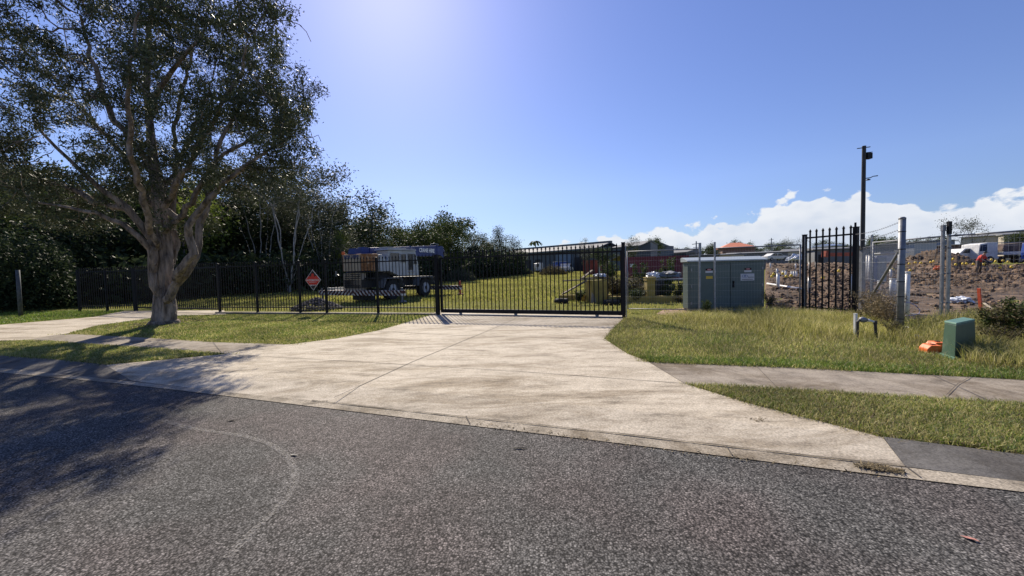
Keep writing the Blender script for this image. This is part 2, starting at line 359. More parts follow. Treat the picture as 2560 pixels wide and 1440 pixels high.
def structure(mb, name, mat, **k):
    o = mb.build(name, mat, **k); o['kind'] = 'structure'; return o
mb = MB(); mb.poly([Vector((-60, -30, -.16)), Vector((60, -30, -.16)), Vector((60, 40, -.16)), Vector((-60, 40, -.16))]); structure(mb, 'road_base', M('road_base', (.06, .055, .05), .95))
mb = MB(); far = [Vector((GL[-1].x, -30, RZ)), Vector((-60, -30, RZ)), Vector((-60, GL[0].y, RZ))]
mb.poly(GL+far); structure(mb, 'road', m_asph)
mb = MB(); strip(mb, [p+Vector((0, 0, .006)) for p in GL], GU); structure(mb, 'gutter', m_kerb)
iL = 1+len(ktL)-1; iR = len(KT)-1-len(ktR)
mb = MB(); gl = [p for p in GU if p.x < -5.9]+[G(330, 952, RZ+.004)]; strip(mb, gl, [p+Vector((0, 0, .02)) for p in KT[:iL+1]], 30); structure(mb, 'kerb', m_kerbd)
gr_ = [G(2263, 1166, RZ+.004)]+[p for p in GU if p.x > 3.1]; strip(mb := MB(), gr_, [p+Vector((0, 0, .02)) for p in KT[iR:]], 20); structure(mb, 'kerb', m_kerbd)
mb = MB(); gm = [gl[-1]]+[p for p in GU if -5.2 < p.x < 2.6]+[gr_[0]]
strip(mb, gm, [p+Vector((0, 0, .012)) for p in KT[iL:iR+1]], 50); structure(mb, 'driveway_apron', m_drive)
mb = MB(); mb.poly([Vector((p.x, p.y, 0)) for p in KT] + [Vector((900, KT[-1].y, 0)), Vector((900, 30, 0)), Vector((-900, 30, 0)), Vector((-900, KT[0].y, 0))])
for (a, za), (b, zb_) in zip(GY[1:], GY[2:]): mb.add([(-900, a, za), (900, a, za), (900, b, zb_), (-900, b, zb_)], [(0, 1, 2, 3)])
structure(mb, 'ground', m_ground)
zz = Vector((0, 0, .012))
drv = [p+zz for p in KT[iL:iR+1]] + [G(*p)+zz for p in ((1870, 1010), (1710, 961), (1620, 906), (1567, 885), (1511, 848), (1540, 816), (1566, 790), (1560, 782), (1098, 776), (1080, 786), (1009, 809), (947, 827), (844, 847), (733, 861), (675, 867), (560, 887), (430, 899))]
mb = MB(); mb.poly(drv); structure(mb, 'driveway', m_drive)
z2 = Vector((0, 0, .006))
fpR_top = [G(*p) for p in ((1590, 903), (1620, 906), (1997, 921), (2560, 951))]; fpR_bot = [G(*p) for p in ((1700, 962), (1944, 974), (2560, 1013))]
fpR_top = ext(fpR_top, 0.01, 25); fpR_bot = ext(fpR_bot, .01, 25)
mb = MB(); mb.poly([p+z2 for p in fpR_bot] + [p+z2 for p in fpR_top[::-1]]); structure(mb, 'footpath', m_path)
fpL_top = [G(*p) for p in ((120, 838), (196, 836), (356, 844), (533, 856), (760, 863))]; fpL_bot = [G(*p) for p in ((50, 852), (102, 853), (356, 871), (600, 887))]
mb = MB(); mb.poly([p+z2 for p in fpL_bot] + [p+z2 for p in fpL_top[::-1]]); structure(mb, 'footpath', m_path)
ld = [(-900, 905), (0, 871), (61, 852), (172, 834), (236, 816), (380, 796), (455, 789), (565, 786), (560, 776), (310, 778), (236, 793), (0, 813), (-900, 858)]
mb = MB(); mb.poly([G(*p)+zz for p in ld]); structure(mb, 'side_driveway', m_drive)
m_joint = M('joint_groove', (.10, .085, .07), .95, .3, 20)
m_grime = M('joint_grime', (.12, .10, .075), .95, .3, 20)
def ribbon(name, pts, w, z, mat, jit=0):
    mb = MB(); A = []; B = []
    pts = resample(pts, 50)
    for i, p in enumerate(pts):
        a = (pts[min(i+1, 49)]-pts[max(i-1, 0)]).normalized(); n = Vector((-a.y, a.x, 0)); ww = w*(1+jit*random.uniform(-1, 1))/2
        A.append(p+n*ww+Vector((0, 0, z))); B.append(p-n*ww+Vector((0, 0, z)))
    vs = []
    for a, b in zip(A, B): vs += [a, b]
    mb.add(vs, [(2*i, 2*i+1, 2*i+3, 2*i+2) for i in range(49)]); return structure(mb, name, mat)
ribbon('driveway_joint', [G(835, 997), G(1030, 907), G(1235, 822), G(1300, 792)], .012, .016, m_joint)
ribbon('driveway_joint', [G(560, 887), G(870, 905), G(1300, 931), G(1710, 961)], .010, .016, m_joint, .3)
ribbon('driveway_joint', [G(940, 829), G(1160, 840), G(1511, 850)], .012, .016, m_joint)
for a in (((1890, 917), (1945, 974)), ((2330, 940), (2475, 1006)), ((1620, 906), (1712, 962)), ((533, 857), (555, 884))): ribbon('footpath_joint', [G(*a[0]), G(*a[1])], .008, .018, m_joint)
ribbon('footpath_crack', [G(2425, 945), G(2395, 962), G(2365, 992)], .008, .018, m_joint, .5)
for a in (((820, 1003), (755, 1013)), ((1815, 1117), (1830, 1141)), ((2263, 1168), (2300, 1196)), ((1165, 1043), (1175, 1062))): ribbon('gutter_joint', [G(*a[0], RZ), G(*a[1], RZ)], .012, .014, m_joint)
m_scuff = M('tyre_scuff', (.36, .34, .31), .8, .25, 60, transl=0)
# scuff arc left by a turning wheel, broken up by the stones
tn = m_scuff.node_tree; tr = tn.nodes.new('ShaderNodeBsdfTransparent'); mxs = tn.nodes.new('ShaderNodeMixShader'); nn = tn.nodes.new('ShaderNodeTexNoise'); nn.inputs['Scale'].default_value = 70; nn.inputs['Detail'].default_value = 4
cr = tn.nodes.new('ShaderNodeMapRange'); cr.inputs[1].default_value = .42; cr.inputs[2].default_value = .66; cr.inputs[4].default_value = .6
tn.links.new(tn.nodes['Texture Coordinate'].outputs['Object'], nn.inputs[0]); tn.links.new(nn.outputs[0], cr.inputs[0]); tn.links.new(cr.outputs[0], mxs.inputs[0]); tn.links.new(tr.outputs[0], mxs.inputs[1]); tn.links.new(tn.nodes['Principled BSDF'].outputs[0], mxs.inputs[2]); tn.links.new(mxs.outputs[0], tn.nodes['Material Output'].inputs[0])
ribbon('scuff_mark', [G(x, y, RZ) for x, y in ((410, 1052), (470, 1070), (540, 1080), (610, 1090), (670, 1108), (715, 1135), (737, 1175), (738, 1205), (722, 1240), (690, 1275), (640, 1320), (600, 1360), (570, 1395))], .05, .004, m_scuff, .2)
ribbon('grime_line', [G(x, y, RZ+.004) for x, y in ((780, 1002), (1100, 1037), (1500, 1080), (1731, 1107), (2130, 1153), (2263, 1167))], .016, .010, m_grime, .6)

# ------------------------------------------------------------------ grass
def in_poly(x, y, poly):
    c = np.zeros(len(x), bool); n = len(poly); j = n-1
    for i in range(n):
        xi, yi = poly[i][0], poly[i][1]; xj, yj = poly[j][0], poly[j][1]
        cond = ((yi > y) != (yj > y)) & (x < (xj-xi)*(y-yi)/((yj-yi) or 1e-9)+xi); c ^= cond; j = i
    return c
def vnoise(x, y, s, seed=0):   # cheap smooth noise
    r = np.random.default_rng(seed); a = np.zeros_like(x)
    for k in range(6):
        th = r.uniform(0, 6.28); ph = r.uniform(0, 6.28); f = s*r.uniform(.5, 1.8)
        a += np.sin((x*math.cos(th)+y*math.sin(th))*f+ph)
    return a/6
def blades(name, poly, n, h, w, mat, lean=.5, hfun=None, label=None, two=False, fall=None, patch=0.0, clump=0):
    P = np.array([(p[0], p[1]) for p in poly]); lo, hi = P.min(0), P.max(0)
    x = rng.uniform(lo[0], hi[0], n*3); y = rng.uniform(lo[1], hi[1], n*3)
    k = in_poly(x, y, [tuple(p) for p in P])
    if fall is not None: k &= rng.uniform(0, 1, len(x)) < fall(x, y)
    if patch: k &= (vnoise(x, y, 3.0, 5)*.5+.5+rng.uniform(-.3, .3, len(x))) > patch
    x, y = x[k][:n], y[k][:n]; n = len(x)
    if clump: x += rng.normal(0, clump, n); y += rng.normal(0, clump, n)
    hh = rng.uniform(h[0], h[1], n)*(1+.35*vnoise(x, y, 2.5, 3))
    if hfun is not None: hh = hh*hfun(x, y)
    th = rng.uniform(0, 2*np.pi, n); ln = rng.uniform(.1, lean, n)*hh; la = rng.uniform(0, 2*np.pi, n)
    ww = w*rng.uniform(.6, 1.3, n)
    dx, dy = np.cos(th)*ww/2, np.sin(th)*ww/2; lx, ly = np.cos(la)*ln, np.sin(la)*ln
    z0 = np.interp(y, [g[0] for g in GY], [g[1] for g in GY])
    v0 = np.stack([x-dx, y-dy, z0], 1); v1 = np.stack([x+dx, y+dy, z0], 1)
    v2 = np.stack([x+lx*.35+dx*.8, y+ly*.35+dy*.8, z0+hh*.6], 1); v3 = np.stack([x+lx*.35-dx*.8, y+ly*.35-dy*.8, z0+hh*.6], 1)
    v4 = np.stack([x+lx, y+ly, z0+hh*rng.uniform(.75, 1, n)], 1)
    V = np.stack([v0, v1, v2, v3, v4], 1).reshape(-1, 3); b = np.arange(n)[:, None]*5
    Q = np.concatenate([b+[0, 1, 2], b+[0, 2, 3], b+[3, 2, 4]], 0)
    o = np_mesh(name, V, Q, mat); o['kind'] = 'stuff'
    if label: o['label'] = label
    return o
def gpoly(*pp): return [G(*p) for p in pp]
VR = gpoly((1560, 800), (1540, 816), (1511, 848), (1567, 885), (1622, 907), (1997, 921), (2560, 951), (2900, 968), (2900, 900), (2560, 845), (2340, 840), (2255, 842), (2150, 806), (2005, 790), (1720, 792))
VRf = gpoly((1715, 962), (1944, 974), (2560, 1013), (2900, 1033), (2900, 1180), (2560, 1140), (2385, 1112), (2207, 1097), (1875, 1012))
blades('grass', VRf, 21000, (.03, .075), .006, m_g_short, 1.3, label='rough green and straw grass strip between footpath and kerb on the right', patch=.12)
blades('grass', VRf, 5000, (.02, .05), .008, m_straw, 2.2)
blades('grass', VR, 70000, (.03, .085), .007, m_g_short, 1.1, label='unmown yellow green grass verge right of the driveway')
# distance from the fence line controls where the grass stands tall
gA, gB = G(1560, 797), G(2250, 842)
def tallf(x, y):
    dx, dy = gB.x-gA.x, gB.y-gA.y; L_ = math.hypot(dx, dy); dist = ((x-gA.x)*(-dy)+(y-gA.y)*dx)/L_   # + beyond fence
    return np.clip(1.0+dist/2.1, 0.0, 1.1)
blades('grass', VR, 46000, (.08, .32), .006, m_g_tall, .75, hfun=lambda x, y: .35+.8*tallf(x, y)*np.clip((x-4)/2.5+.3, .25, 1), fall=lambda x, y: np.clip(tallf(x, y)-.15, 0.04, 1), label='tall seeding grass in front of the cabinet and fences')
blades('grass', gpoly((1622, 907), (1997, 921), (2560, 951), (2900, 968), (2900, 950), (2560, 930), (1997, 905), (1590, 893)), 9000, (.05, .10), .008, m_g_green, 1.0)
blades('grass', gpoly((2255, 842), (2560, 870), (2900, 900), (2900, 830), (2560, 790), (2440, 800), (2300, 815)), 9000, (.15, .5), .008, m_g_tall, .8, label='tall weedy grass behind the green pillar')
VL = gpoly((733, 861), (844, 847), (947, 827), (1009, 809), (1080, 788), (565, 788), (455, 790), (380, 797), (236, 817), (172, 834), (356, 843), (533, 855))
blades('grass', VL, 70000, (.025, .065), .012, m_g_short, 1.0, label='mown green lawn around the paperbark trunk')
blades('grass', VL, 20000, (.03, .08), .012, m_g_green, 1.0, patch=.5)
VLf = gpoly((61, 853), (102, 854), (356, 871), (555, 886), (262, 914), (120, 899), (0, 891), (-500, 875), (-500, 868))
blades('grass', VLf, 40000, (.03, .075), .010, m_g_short, 1.0, label='grass strip between footpath and kerb under the paperbark')
blades('grass', VLf, 12000, (.03, .08), .010, m_g_green, 1.0, patch=.45)
blades('grass', gpoly((-600, 845), (0, 812), (236, 792), (310, 779), (310, 776), (190, 777), (-600, 800)), 16000, (.03, .10), .02, m_g_green, 1.0, label='grass strip beyond the side driveway at left')
FN = gpoly((560, 778), (1098, 783), (1560, 790), (1715, 786), (1930, 770), (1930, 735), (1380, 700), (1050, 712), (560, 728), (200, 745), (200, 770))
blades('grass', FN, 130000, (.04, .13), .02, m_g_field, .9, label='sunlit rough grass just inside the black fence and gate')
FF = [Vector((-22, 26, 0)), Vector((-14, 90, 0)), Vector((40, 110, 0)), Vector((26, 60, 0)), Vector((12, 22, 0)), Vector((9, 16, 0))]
blades('grass', FF, 150000, (.06, .16), .05, m_g_field, .9, label='open yellow green paddock reaching back to the sheds')
def edge_grass(pts, per_m, wd, h, w, mat, lean, off=0.0, name='grass'):
    A = off_line(pts, off+wd); B = off_line(pts, off-wd); Lm = sum((b-a).length for a, b in zip(pts, pts[1:]))
    return blades(name, A+B[::-1], int(per_m*Lm), h, w, mat, lean, patch=.28, clump=.012)
for pl_ in (fpR_top[1:4]+[fpR_top[4].lerp(fpR_top[3], .75)], fpR_bot[1:3]+[fpR_bot[3].lerp(fpR_bot[4], .12)], KT[iR:iR+3]+[KT[iR+2].lerp(KT[iR+3], .06)], [G(*p) for p in ((1566, 797), (1540, 816), (1511, 848), (1567, 885), (1620, 906))], [G(*p) for p in ((1715, 962), (1870, 1010), (2040, 1055), (2204, 1096))]):
    edge_grass(pl_, 700, .05, (.02, .06), .006, m_g_short, 2.6); edge_grass(pl_, 160, .09, (.01, .05), .005, m_straw, 4.5)
for pl_ in (fpL_top, fpL_bot, [G(*p) for p in ((733, 861), (844, 847), (947, 827), (1009, 809), (1060, 795))], KT[1:4]):
    edge_grass(pl_, 450, .06, (.02, .07), .009, m_g_short, 2.4)
blades('grass', gpoly((2400, 908), (2560, 932), (2900, 960), (2900, 880), (2455, 868)), 9000, (.10, .34), .006, m_g_tall, .9, label='taller seeding grass right of the green pillar')
for pp_, n_, hh_ in ((((2128, 1150), (2190, 1152), (2262, 1166), (2262, 1172), (2180, 1164)), 500, (.006, .022)), (((1868, 1048), (1905, 1044), (1925, 1056), (1885, 1060)), 70, (.004, .010))):
    blades('leaf_litter', gpoly(*pp_), n_, hh_, .010, m_straw, 4.5).location.z = -.034 if n_ > 100 else .010
# dry runners and seed straw lying over the unmown verge
blades('grass', VRf, 2500, (.02, .06), .005, m_straw, 7)
blades('grass', VR, 7000, (.06, .20), .005, m_straw, 2.2)
blades('grass', VR, 26000, (.04, .09), .007, m_g_green, 1.1, patch=.55)
blades('grass', VRf, 7000, (.03, .075), .007, m_g_green, 1.1, patch=.5)
# clippings and litter along the gutter
mbp = gpoly((1180, 1062), (1540, 1112), (1864, 1152), (2103, 1180), (2103, 1174), (1864, 1145), (1540, 1106), (1180, 1055)); mbp = [Vector((p.x*1.0, p.y, 0)) for p in [G(x, y, RZ) for x, y in ((1180, 1066), (1540, 1115), (1864, 1156), (2200, 1196), (2200, 1186), (1864, 1146), (1540, 1105), (1180, 1054))]]
o = blades('leaf_litter', mbp, 900, (.004, .014), .012, m_straw, 5); o.location.z = RZ+.008; o['label'] = 'dry clippings lying along the gutter edge'

# ------------------------------------------------------------------ trees
def leaf_cloud(centers, per, size, asp, spread, droop=.3, seed=1):
    r = np.random.default_rng(seed); n = len(centers)*per
    c = np.repeat(np.asarray(centers), per, 0) + r.normal(0, spread, (n, 3))
    a = r.normal(0, 1, (n, 3)); a[:, 2] -= droop; a /= np.linalg.norm(a, axis=1)[:, None]
    b = np.cross(a, r.normal(0, 1, (n, 3))); b /= np.linalg.norm(b, axis=1)[:, None]
    s = size*r.uniform(.6, 1.35, n)[:, None]
    V = np.stack([c-a*s*.5, c+b*s*asp*.5-a*s*.05, c+a*s*.5, c-b*s*asp*.5-a*s*.05], 1).reshape(-1, 3)
    return V, np.arange(n*4).reshape(-1, 4)
def colonize(nodes, parent, att, step, infl, kill, iters):
    nodes = [np.array(p, float) for p in nodes]; parent = list(parent); att = np.array(att)
    A = np.array(nodes); best = np.full(len(att), 1e9); who = np.zeros(len(att), int)
    D = np.linalg.norm(att[:, None]-A[None], axis=2); who = D.argmin(1); best = D.min(1)
    alive = np.ones(len(att), bool)
    for it in range(iters):
        act = alive & (best < infl)
        if not act.any(): break
        idx = np.where(act)[0]; new = []
        dirs = {}
        vec = att[idx]-np.array(nodes)[who[idx]]; vec /= np.linalg.norm(vec, axis=1)[:, None]+1e-9
        for i, v in zip(who[idx], vec): dirs.setdefault(i, []).append(v)
        base = len(nodes)
        for i, vs in dirs.items():
            d = np.mean(vs, 0)+rng.normal(0, .12, 3); d /= np.linalg.norm(d)+1e-9
            p = nodes[i]+d*step; new.append(p); parent.append(i)
        nodes += new; NA = np.array(new)
        D = np.linalg.norm(att[:, None]-NA[None], axis=2); dm = D.min(1); dw = D.argmin(1)+base
        u = dm < best; best[u] = dm[u]; who[u] = dw[u]; alive &= best > kill
    return np.array(nodes), parent
def radii(nodes, parent, tip, ex=2.3):
    n = len(nodes); acc = np.zeros(n); ch = [0]*n
    for i in range(n):
        if parent[i] >= 0: ch[parent[i]] += 1
    order = range(n-1, -1, -1); r = np.zeros(n)
    for i in order:
        r[i] = max(acc[i], tip**ex)
        if parent[i] >= 0: acc[parent[i]] += r[i]
    return r**(1/ex), ch
def branch_mesh(nodes, parent, r, name, mat, par, rmin=0, sides=5):
    mb = MB()
    V = []; Fq = []
    for i in range(len(nodes)):
        j = parent[i]
        if j < 0 or r[i] < rmin: continue
        p, q = nodes[j], nodes[i]; a = q-p; l = np.linalg.norm(a)
        if l < 1e-5: continue
        a = a/l; u = np.cross(a, (0.3, .2, 1)); u /= np.linalg.norm(u); w = np.cross(a, u)
        k = sides if r[i] < .05 else 9; r0_, r1_ = min(r[j], r[i]*1.35), r[i]; b = len(V)
        for (c, rr) in ((p-a*r0_*.3, r0_), (q, r1_)):
            for t in range(k): th = 2*math.pi*t/k; V.append(c+(u*math.cos(th)+w*math.sin(th))*rr)
        for t in range(k): Fq.append((b+t, b+(t+1) % k, b+k+(t+1) % k, b+k+t))
    return np_mesh(name, V, Fq, mat, par, smooth=True)

# the big paperbark: its main limbs, then twigs grown into the crown volume
YT = 12.9; base = G(402, 812); base.z = 0
def L3(*pp): return [np.array(AT(x, y, YT+d)) for x, y, d in pp]
limbs = [L3((412, 800, 0), (410, 770, 0), (410, 745, 0), (412, 715, 0), (413, 680, 0), (412, 650, 0), (410, 600, 0), (404, 550, 0), (398, 500, 0), (390, 440, .1), (382, 370, .2), (372, 290, .3), (366, 200, .3), (372, 100, .2), (380, 0, 0), (385, -90, 0)),
 L3((408, 750, -.1), (392, 715, -.15), (384, 680, -.2), (386, 640, -.3), (378, 600, -.4), (352, 560, -.6), (318, 522, -.9), (268, 480, -1.2), (205, 430, -1.5), (140, 370, -1.8), (80, 300, -2)),
 L3((420, 745, -.15), (440, 715, -.2), (464, 685, -.3), (487, 650, -.3), (498, 610, -.2), (503, 560, -.1), (515, 500, 0), (528, 440, .2), (545, 380, .4), (575, 310, .6), (612, 240, .8), (650, 180, 1)),
 L3((414, 690, .2), (428, 655, .4), (440, 610, .6), (432, 560, .8), (436, 500, 1), (440, 430, 1.3), (436, 350, 1.6), (448, 260, 2), (470, 170, 2.3), (490, 80, 2.5), (500, 10, 2.6)),
 L3((440, 700, -.4), (462, 665, -.7), (480, 630, -.9), (470, 590, -1), (482, 545, -1.1), (520, 500, -1.2), (570, 450, -1.3), (620, 410, -1.3), (680, 370, -1.2), (740, 335, -1)),
 L3((410, 585, -.1), (440, 545, -.2), (478, 505, -.4), (502, 460, -.5), (540, 405, -.5), (590, 365, -.4), (650, 335, -.2), (720, 310, 0), (770, 290, .2)),
 L3((388, 660, -.3), (372, 620, -.5), (345, 590, -.8), (300, 560, -1), (240, 535, -1.3), (170, 520, -1.6), (100, 500, -1.8)),
 L3((392, 450, .1), (365, 400, 0), (330, 350, -.3), (290, 300, -.6), (255, 230, -.8), (225, 140, -1), (205, 40, -1.2)),
 L3((404, 560, .1), (385, 520, .5), (360, 470, 1), (320, 410, 1.6), (280, 350, 2), (220, 290, 2.5), (160, 220, 3)),
 L3((390, 620, -.3), (372, 560, -1), (350, 480, -1.7), (330, 390, -2.4), (320, 280, -3), (330, 150, -3.6), (340, 20, -4)),
 L3((372, 290, .3), (400, 220, 0), (450, 150, -.4), (500, 90, -.8), (540, 30, -1)),
 L3((528, 440, .2), (570, 430, .5), (620, 420, .9), (680, 420, 1.2), (740, 425, 1.4)),
 L3((318, 522, -.9), (250, 510, -.6), (170, 470, -.3), (80, 450, 0), (0, 420, .2)),
 L3((415, 520, -.3), (450, 450, -1.0), (490, 370, -1.7), (540, 290, -2.3), (590, 200, -2.7), (620, 120, -3)),
 L3((404, 500, .1), (440, 420, 1.2), (480, 330, 2.4), (520, 240, 3.4), (540, 150, 4.0))]
nodes = []; parent = []
for li, L_ in enumerate(limbs):
    pts_ = []
    for a, b in zip(L_, L_[1:]):
        k = max(1, int(np.linalg.norm(b-a)/.28)); pts_ += [a+(b-a)*t/k for t in range(k)]
    pts_.append(L_[-1])
    if li == 0: par_ = -1
    else: D = np.linalg.norm(np.array(nodes)-pts_[0], axis=1); par_ = int(D.argmin())
    for p in pts_:
        nodes.append(p+(rng.normal(0, .035, 3) if li else rng.normal(0, .015, 3))); parent.append(par_); par_ = len(nodes)-1
nlimb = len(nodes)
ell = [((400, 250, .2), (4.3, 3.8, 4.0), 1500), ((640, 310, .2), (2.25, 2.2, 2.35), 750), ((330, 20, 0), (4.2, 4.0, 3.2), 900), ((520, 120, .3), (2.4, 2.4, 2.0), 450), ((110, 240, -.6), (3.6, 3.2, 3.3), 900),
       ((140, 480, -.6), (3.4, 2.2, 1.3), 520), ((650, 450, .3), (1.7, 1.8, 1.0), 260), ((-60, 60, -.5), (3.6, 3.2, 3.2), 500), ((420, 520, .3), (2.2, 2, .9), 60), ((300, 520, .8), (2.0, 1.5, .8), 110), ((740, 270, .2), (1.35, 1.3, 1.7), 300), ((560, 190, -2.6), (2.6, 2.0, 2.8), 620), ((640, 330, -2.2), (1.6, 1.6, 1.8), 260), ((700, 290, -1.4), (1.3, 1.5, 1.6), 200), ((730, 370, -.8), (.9, 1.2, .9), 90), ((40, 380, -.8), (3.2, 2.6, 2.2), 560), ((230, 430, .3), (2.4, 2, 1.5), 260)]
att = []
for (cx, cy, cdp), rr, k in ell:
    c_ = np.array(AT(cx, cy, YT+cdp)); m = 0
    while m < k:
        v = rng.uniform(-1, 1, 3); q = v@v
        if q > 1 or q < .12: continue
        p = c_+v*rr
        if noise.noise(Vector(p)*.75) > .06 and p[2] > 2.6: att.append(p); m += 1
nodes, parent = colonize(nodes, parent, att, .26, 2.6, .42, 60)
r, ch = radii(nodes, parent, .0085, 2.25)
kk = .34/r[0]
r = np.where(r > .03, r*(1+(kk-1)*np.clip((r-.03)/.1, 0, 1)), r)
tree = T('paperbark_tree', 'big multi-stemmed paperbark tree with flaking pale bark on the lawn', 'tree', base)
nb = nodes-np.array(base)
# trunk and great limbs as gnarled tubes
V = []; Fq = []
isl = np.zeros(len(nodes), bool); isl[:nlimb] = True
starts = []
i = 0
chains = []; cur_ = [0]
for i in range(1, nlimb):
    if parent[i] == i-1: cur_.append(i)
    else: chains.append(cur_); cur_ = [parent[i], i]
chains.append(cur_)
for ci, chn in enumerate(chains):
    for q_i, i in enumerate(chn):
        f_ = q_i/len(chn); mn = (.155*(1-f_)**.9+.026) if ci == 0 else ((.115 if ci in (1, 2, 4) else .085)*(1-f_)+.018)
        r[i] = max(min(r[i], .30 if ci == 0 else .14, mn*1.35), mn) if not (ci and q_i == 0) else r[i]
mbt = MB()
for ci, chn in enumerate(chains):
    P = [Vector(nb[i]) for i in chn]; R_ = [max(float(r[i]), .02) for i in chn]
    if ci == 0:
        P = [Vector((P[0].x, P[0].y, -.1))]+[Vector((P[0].x, P[0].y, .12))]+P; R_ = [.43, .37]+[max(R_[0], .32)]+R_[1:]
        R_ = [x if k > 6 else max(x, .37-.03*k) for k, x in enumerate(R_)]
    else:
        R_[0] = min(R_[0], R_[1]*1.2)
    # resample finely along the chain so the bark relief has vertices to move
    fine = []; fr = []
    for a in range(len(P)-1):
        k = 4 if R_[a] > .08 else 2
        for t in range(k): fine.append(P[a].lerp(P[a+1], t/k)); fr.append(R_[a]+(R_[a+1]-R_[a])*t/k)
    fine.append(P[-1]); fr.append(R_[-1]); b0 = len(mbt.v); n_ = 28 if fr[0] > .12 else 14
    mbt.tube(fine, fr, n_)
    for vi in range(b0, len(mbt.v)):
        row = min((vi-b0)//n_, len(fine)-1); c_ = fine[row]; v = mbt.v[vi]; dd = v-c_; R0 = fr[row]
        th = math.atan2(dd.y, dd.x) if abs(dd.x)+abs(dd.y) > 1e-6 else 0
        rel = .26*noise.noise(Vector((math.cos(th)*2.2, math.sin(th)*2.2, c_.z*.9+ci*7)))+.16*noise.noise(Vector((math.cos(th)*6, math.sin(th)*6, c_.z*2.2+ci)))+.13*noise.noise(Vector((v.x*10, v.y*10, v.z*4)))
        flare = .25*max(0, 1-c_.z/.9)*max(0, math.sin(th*5+1.3)) if ci == 0 else 0
        mbt.v[vi] = c_+dd*(1+rel*min(1, .35+R0*3)+flare)
# flaking bark strips hanging on the trunk
for k in range(70):
    i = random.randrange(4, nlimb); p = Vector(nb[i]); rr_ = float(r[i])
    if rr_ < .07: continue
    th = random.uniform(0, 6.28); n = Vector((math.cos(th), math.sin(th), 0)); t = Vector((-n.y, n.x, 0)); q = p+n*rr_*1.02; l = random.uniform(.08, .3); w = random.uniform(.02, .06)
    pts_ = [(q, w), (q+Vector((0, 0, -l*.4))+n*.02, w*.9), (q+Vector((0, 0, -l*.8))+n*.07, w*.6), (q+Vector((0, 0, -l))+n*.12, w*.2)]
    vs = []
    for a, ww in pts_: vs += [a-t*ww, a+t*ww]
    mbt.add(vs, [(0, 1, 3, 2), (2, 3, 5, 4), (4, 5, 7, 6)])
mbt.build('trunk', m_bark, tree, smooth=False, recalc=False)
rb = r.copy(); rb[:nlimb] = 0
branch_mesh(nb, parent, rb, 'branches', m_bark, tree, rmin=.004)
tips = nb[(r < .02) & (np.arange(len(r)) >= nlimb)]
tips = np.array([t for t in tips if noise.noise(Vector(t)*.95+Vector((5, 2, 1)))+.35*noise.noise(Vector(t)*2.6) > -.10])
V, Q = leaf_cloud(tips, 96, .110, .28, .125, .5, 3)
np_mesh('crown', V, Q, m_leaf, tree)
print('hero nodes', len(nodes), 'leaves', len(Q))
mb = MB()
for k in range(140):   # litter at the foot
    a = random.uniform(0, 6.28); d_ = random.uniform(.4, 1.5); p = Vector((base.x+.1+math.cos(a)*d_, base.y+math.sin(a)*d_, .03)); b = random.uniform(0, 3.1); l = random.uniform(.05, .25)
    mb.bar(p, p+Vector((math.cos(b)*l, math.sin(b)*l, random.uniform(0, .05))), .012)
o = mb.build('fallen_twigs', m_straw); tag(o, 'dry twigs and bark lying around the paperbark trunk', None, None, 'stuff')

# background tree prototypes --------------------------------------------------
def proto_tree(name, h, rx, rz, cz, natt, leafm_, barkm, per, lsize, asp, seed, stems=1, tr=.16, lspread=.3, noisef=.5, thr=-.05, lab='', trunk_h=.3, r2=None):
    global rng
    keep = rng; rng = np.random.default_rng(seed); random.seed(seed)
    root = T(name, lab, 'tree')
    nd = []; pr = []
    for s in range(stems):
        a = 2*math.pi*s/stems+rng.uniform(0, 1); d_ = (0 if stems == 1 else .25)
        p = np.array([math.cos(a)*d_*.3, math.sin(a)*d_*.3, 0.]); prev = -1 if s == 0 else 0
        ang = rng.uniform(.1, .3) if stems > 1 else .04
        while p[2] < cz - (rz*.15 if stems > 1 else -rz*.4):
            nd.append(p.copy()); pr.append(prev); prev = len(nd)-1
            p = p+np.array([math.cos(a)*ang*.5+rng.normal(0, .05), math.sin(a)*ang*.5+rng.normal(0, .05), .5])
    lobes = [(np.array([rng.normal(0, .38)*rx, rng.normal(0, .38)*rx, cz+rng.uniform(-.55, .62)*rz]), rng.uniform(.35, .6)) for _ in range(9)]
    at_ = []
    while len(at_) < natt:
        c_, s_ = lobes[rng.integers(len(lobes))]; v = rng.normal(0, 1, 3); v /= np.linalg.norm(v); p = c_+v*rng.uniform(.4, 1)*s_*np.array([rx, rx, rz*.75])
        if noise.noise(Vector(p)*noisef) > thr and p[2] > h*trunk_h*.6: at_.append(p)
    n_, p_ = colonize(nd, pr, at_, .42, 4.5, .6, 45); r_, c_ = radii(n_, p_, .012, 2.3); r_ *= tr/r_[0] if r_[0] > tr else 1; r_ = np.maximum(r_, .01)
    branch_mesh(n_, p_, r_, 'trunk', barkm, root, rmin=.011 if stems == 1 else .0)
    tp = n_[np.array([i for i in range(len(n_)) if r_[i] < .03 and i > len(nd)])]
    V, Q = leaf_cloud(tp, int(per*1.9), lsize*.72, asp, lspread*1.05, .3, seed)
    np_mesh('crown', V, Q, leafm_, root); rng = keep
    HT[name+str(seed)] = 0
    root['h'] = float(np.percentile(V[:, 2], 99.7))
    return root
PR = {}; HT = {}
PR['dark'] = proto_tree('forest_tree', 11, 3.2, 4.2, 6.6, 420, m_leafA, m_bark2, 22, .30, .45, 11, lab='x')
PR['dark2'] = proto_tree('forest_tree', 10, 3.6, 3.6, 6.0, 420, m_leafA, m_bark2, 20, .32, .45, 12, stems=2, lab='x')
PR['green'] = proto_tree('forest_tree', 9, 3.2, 3.4, 5.4, 420, m_leafB, m_bark2, 22, .28, .5, 13, lab='x')
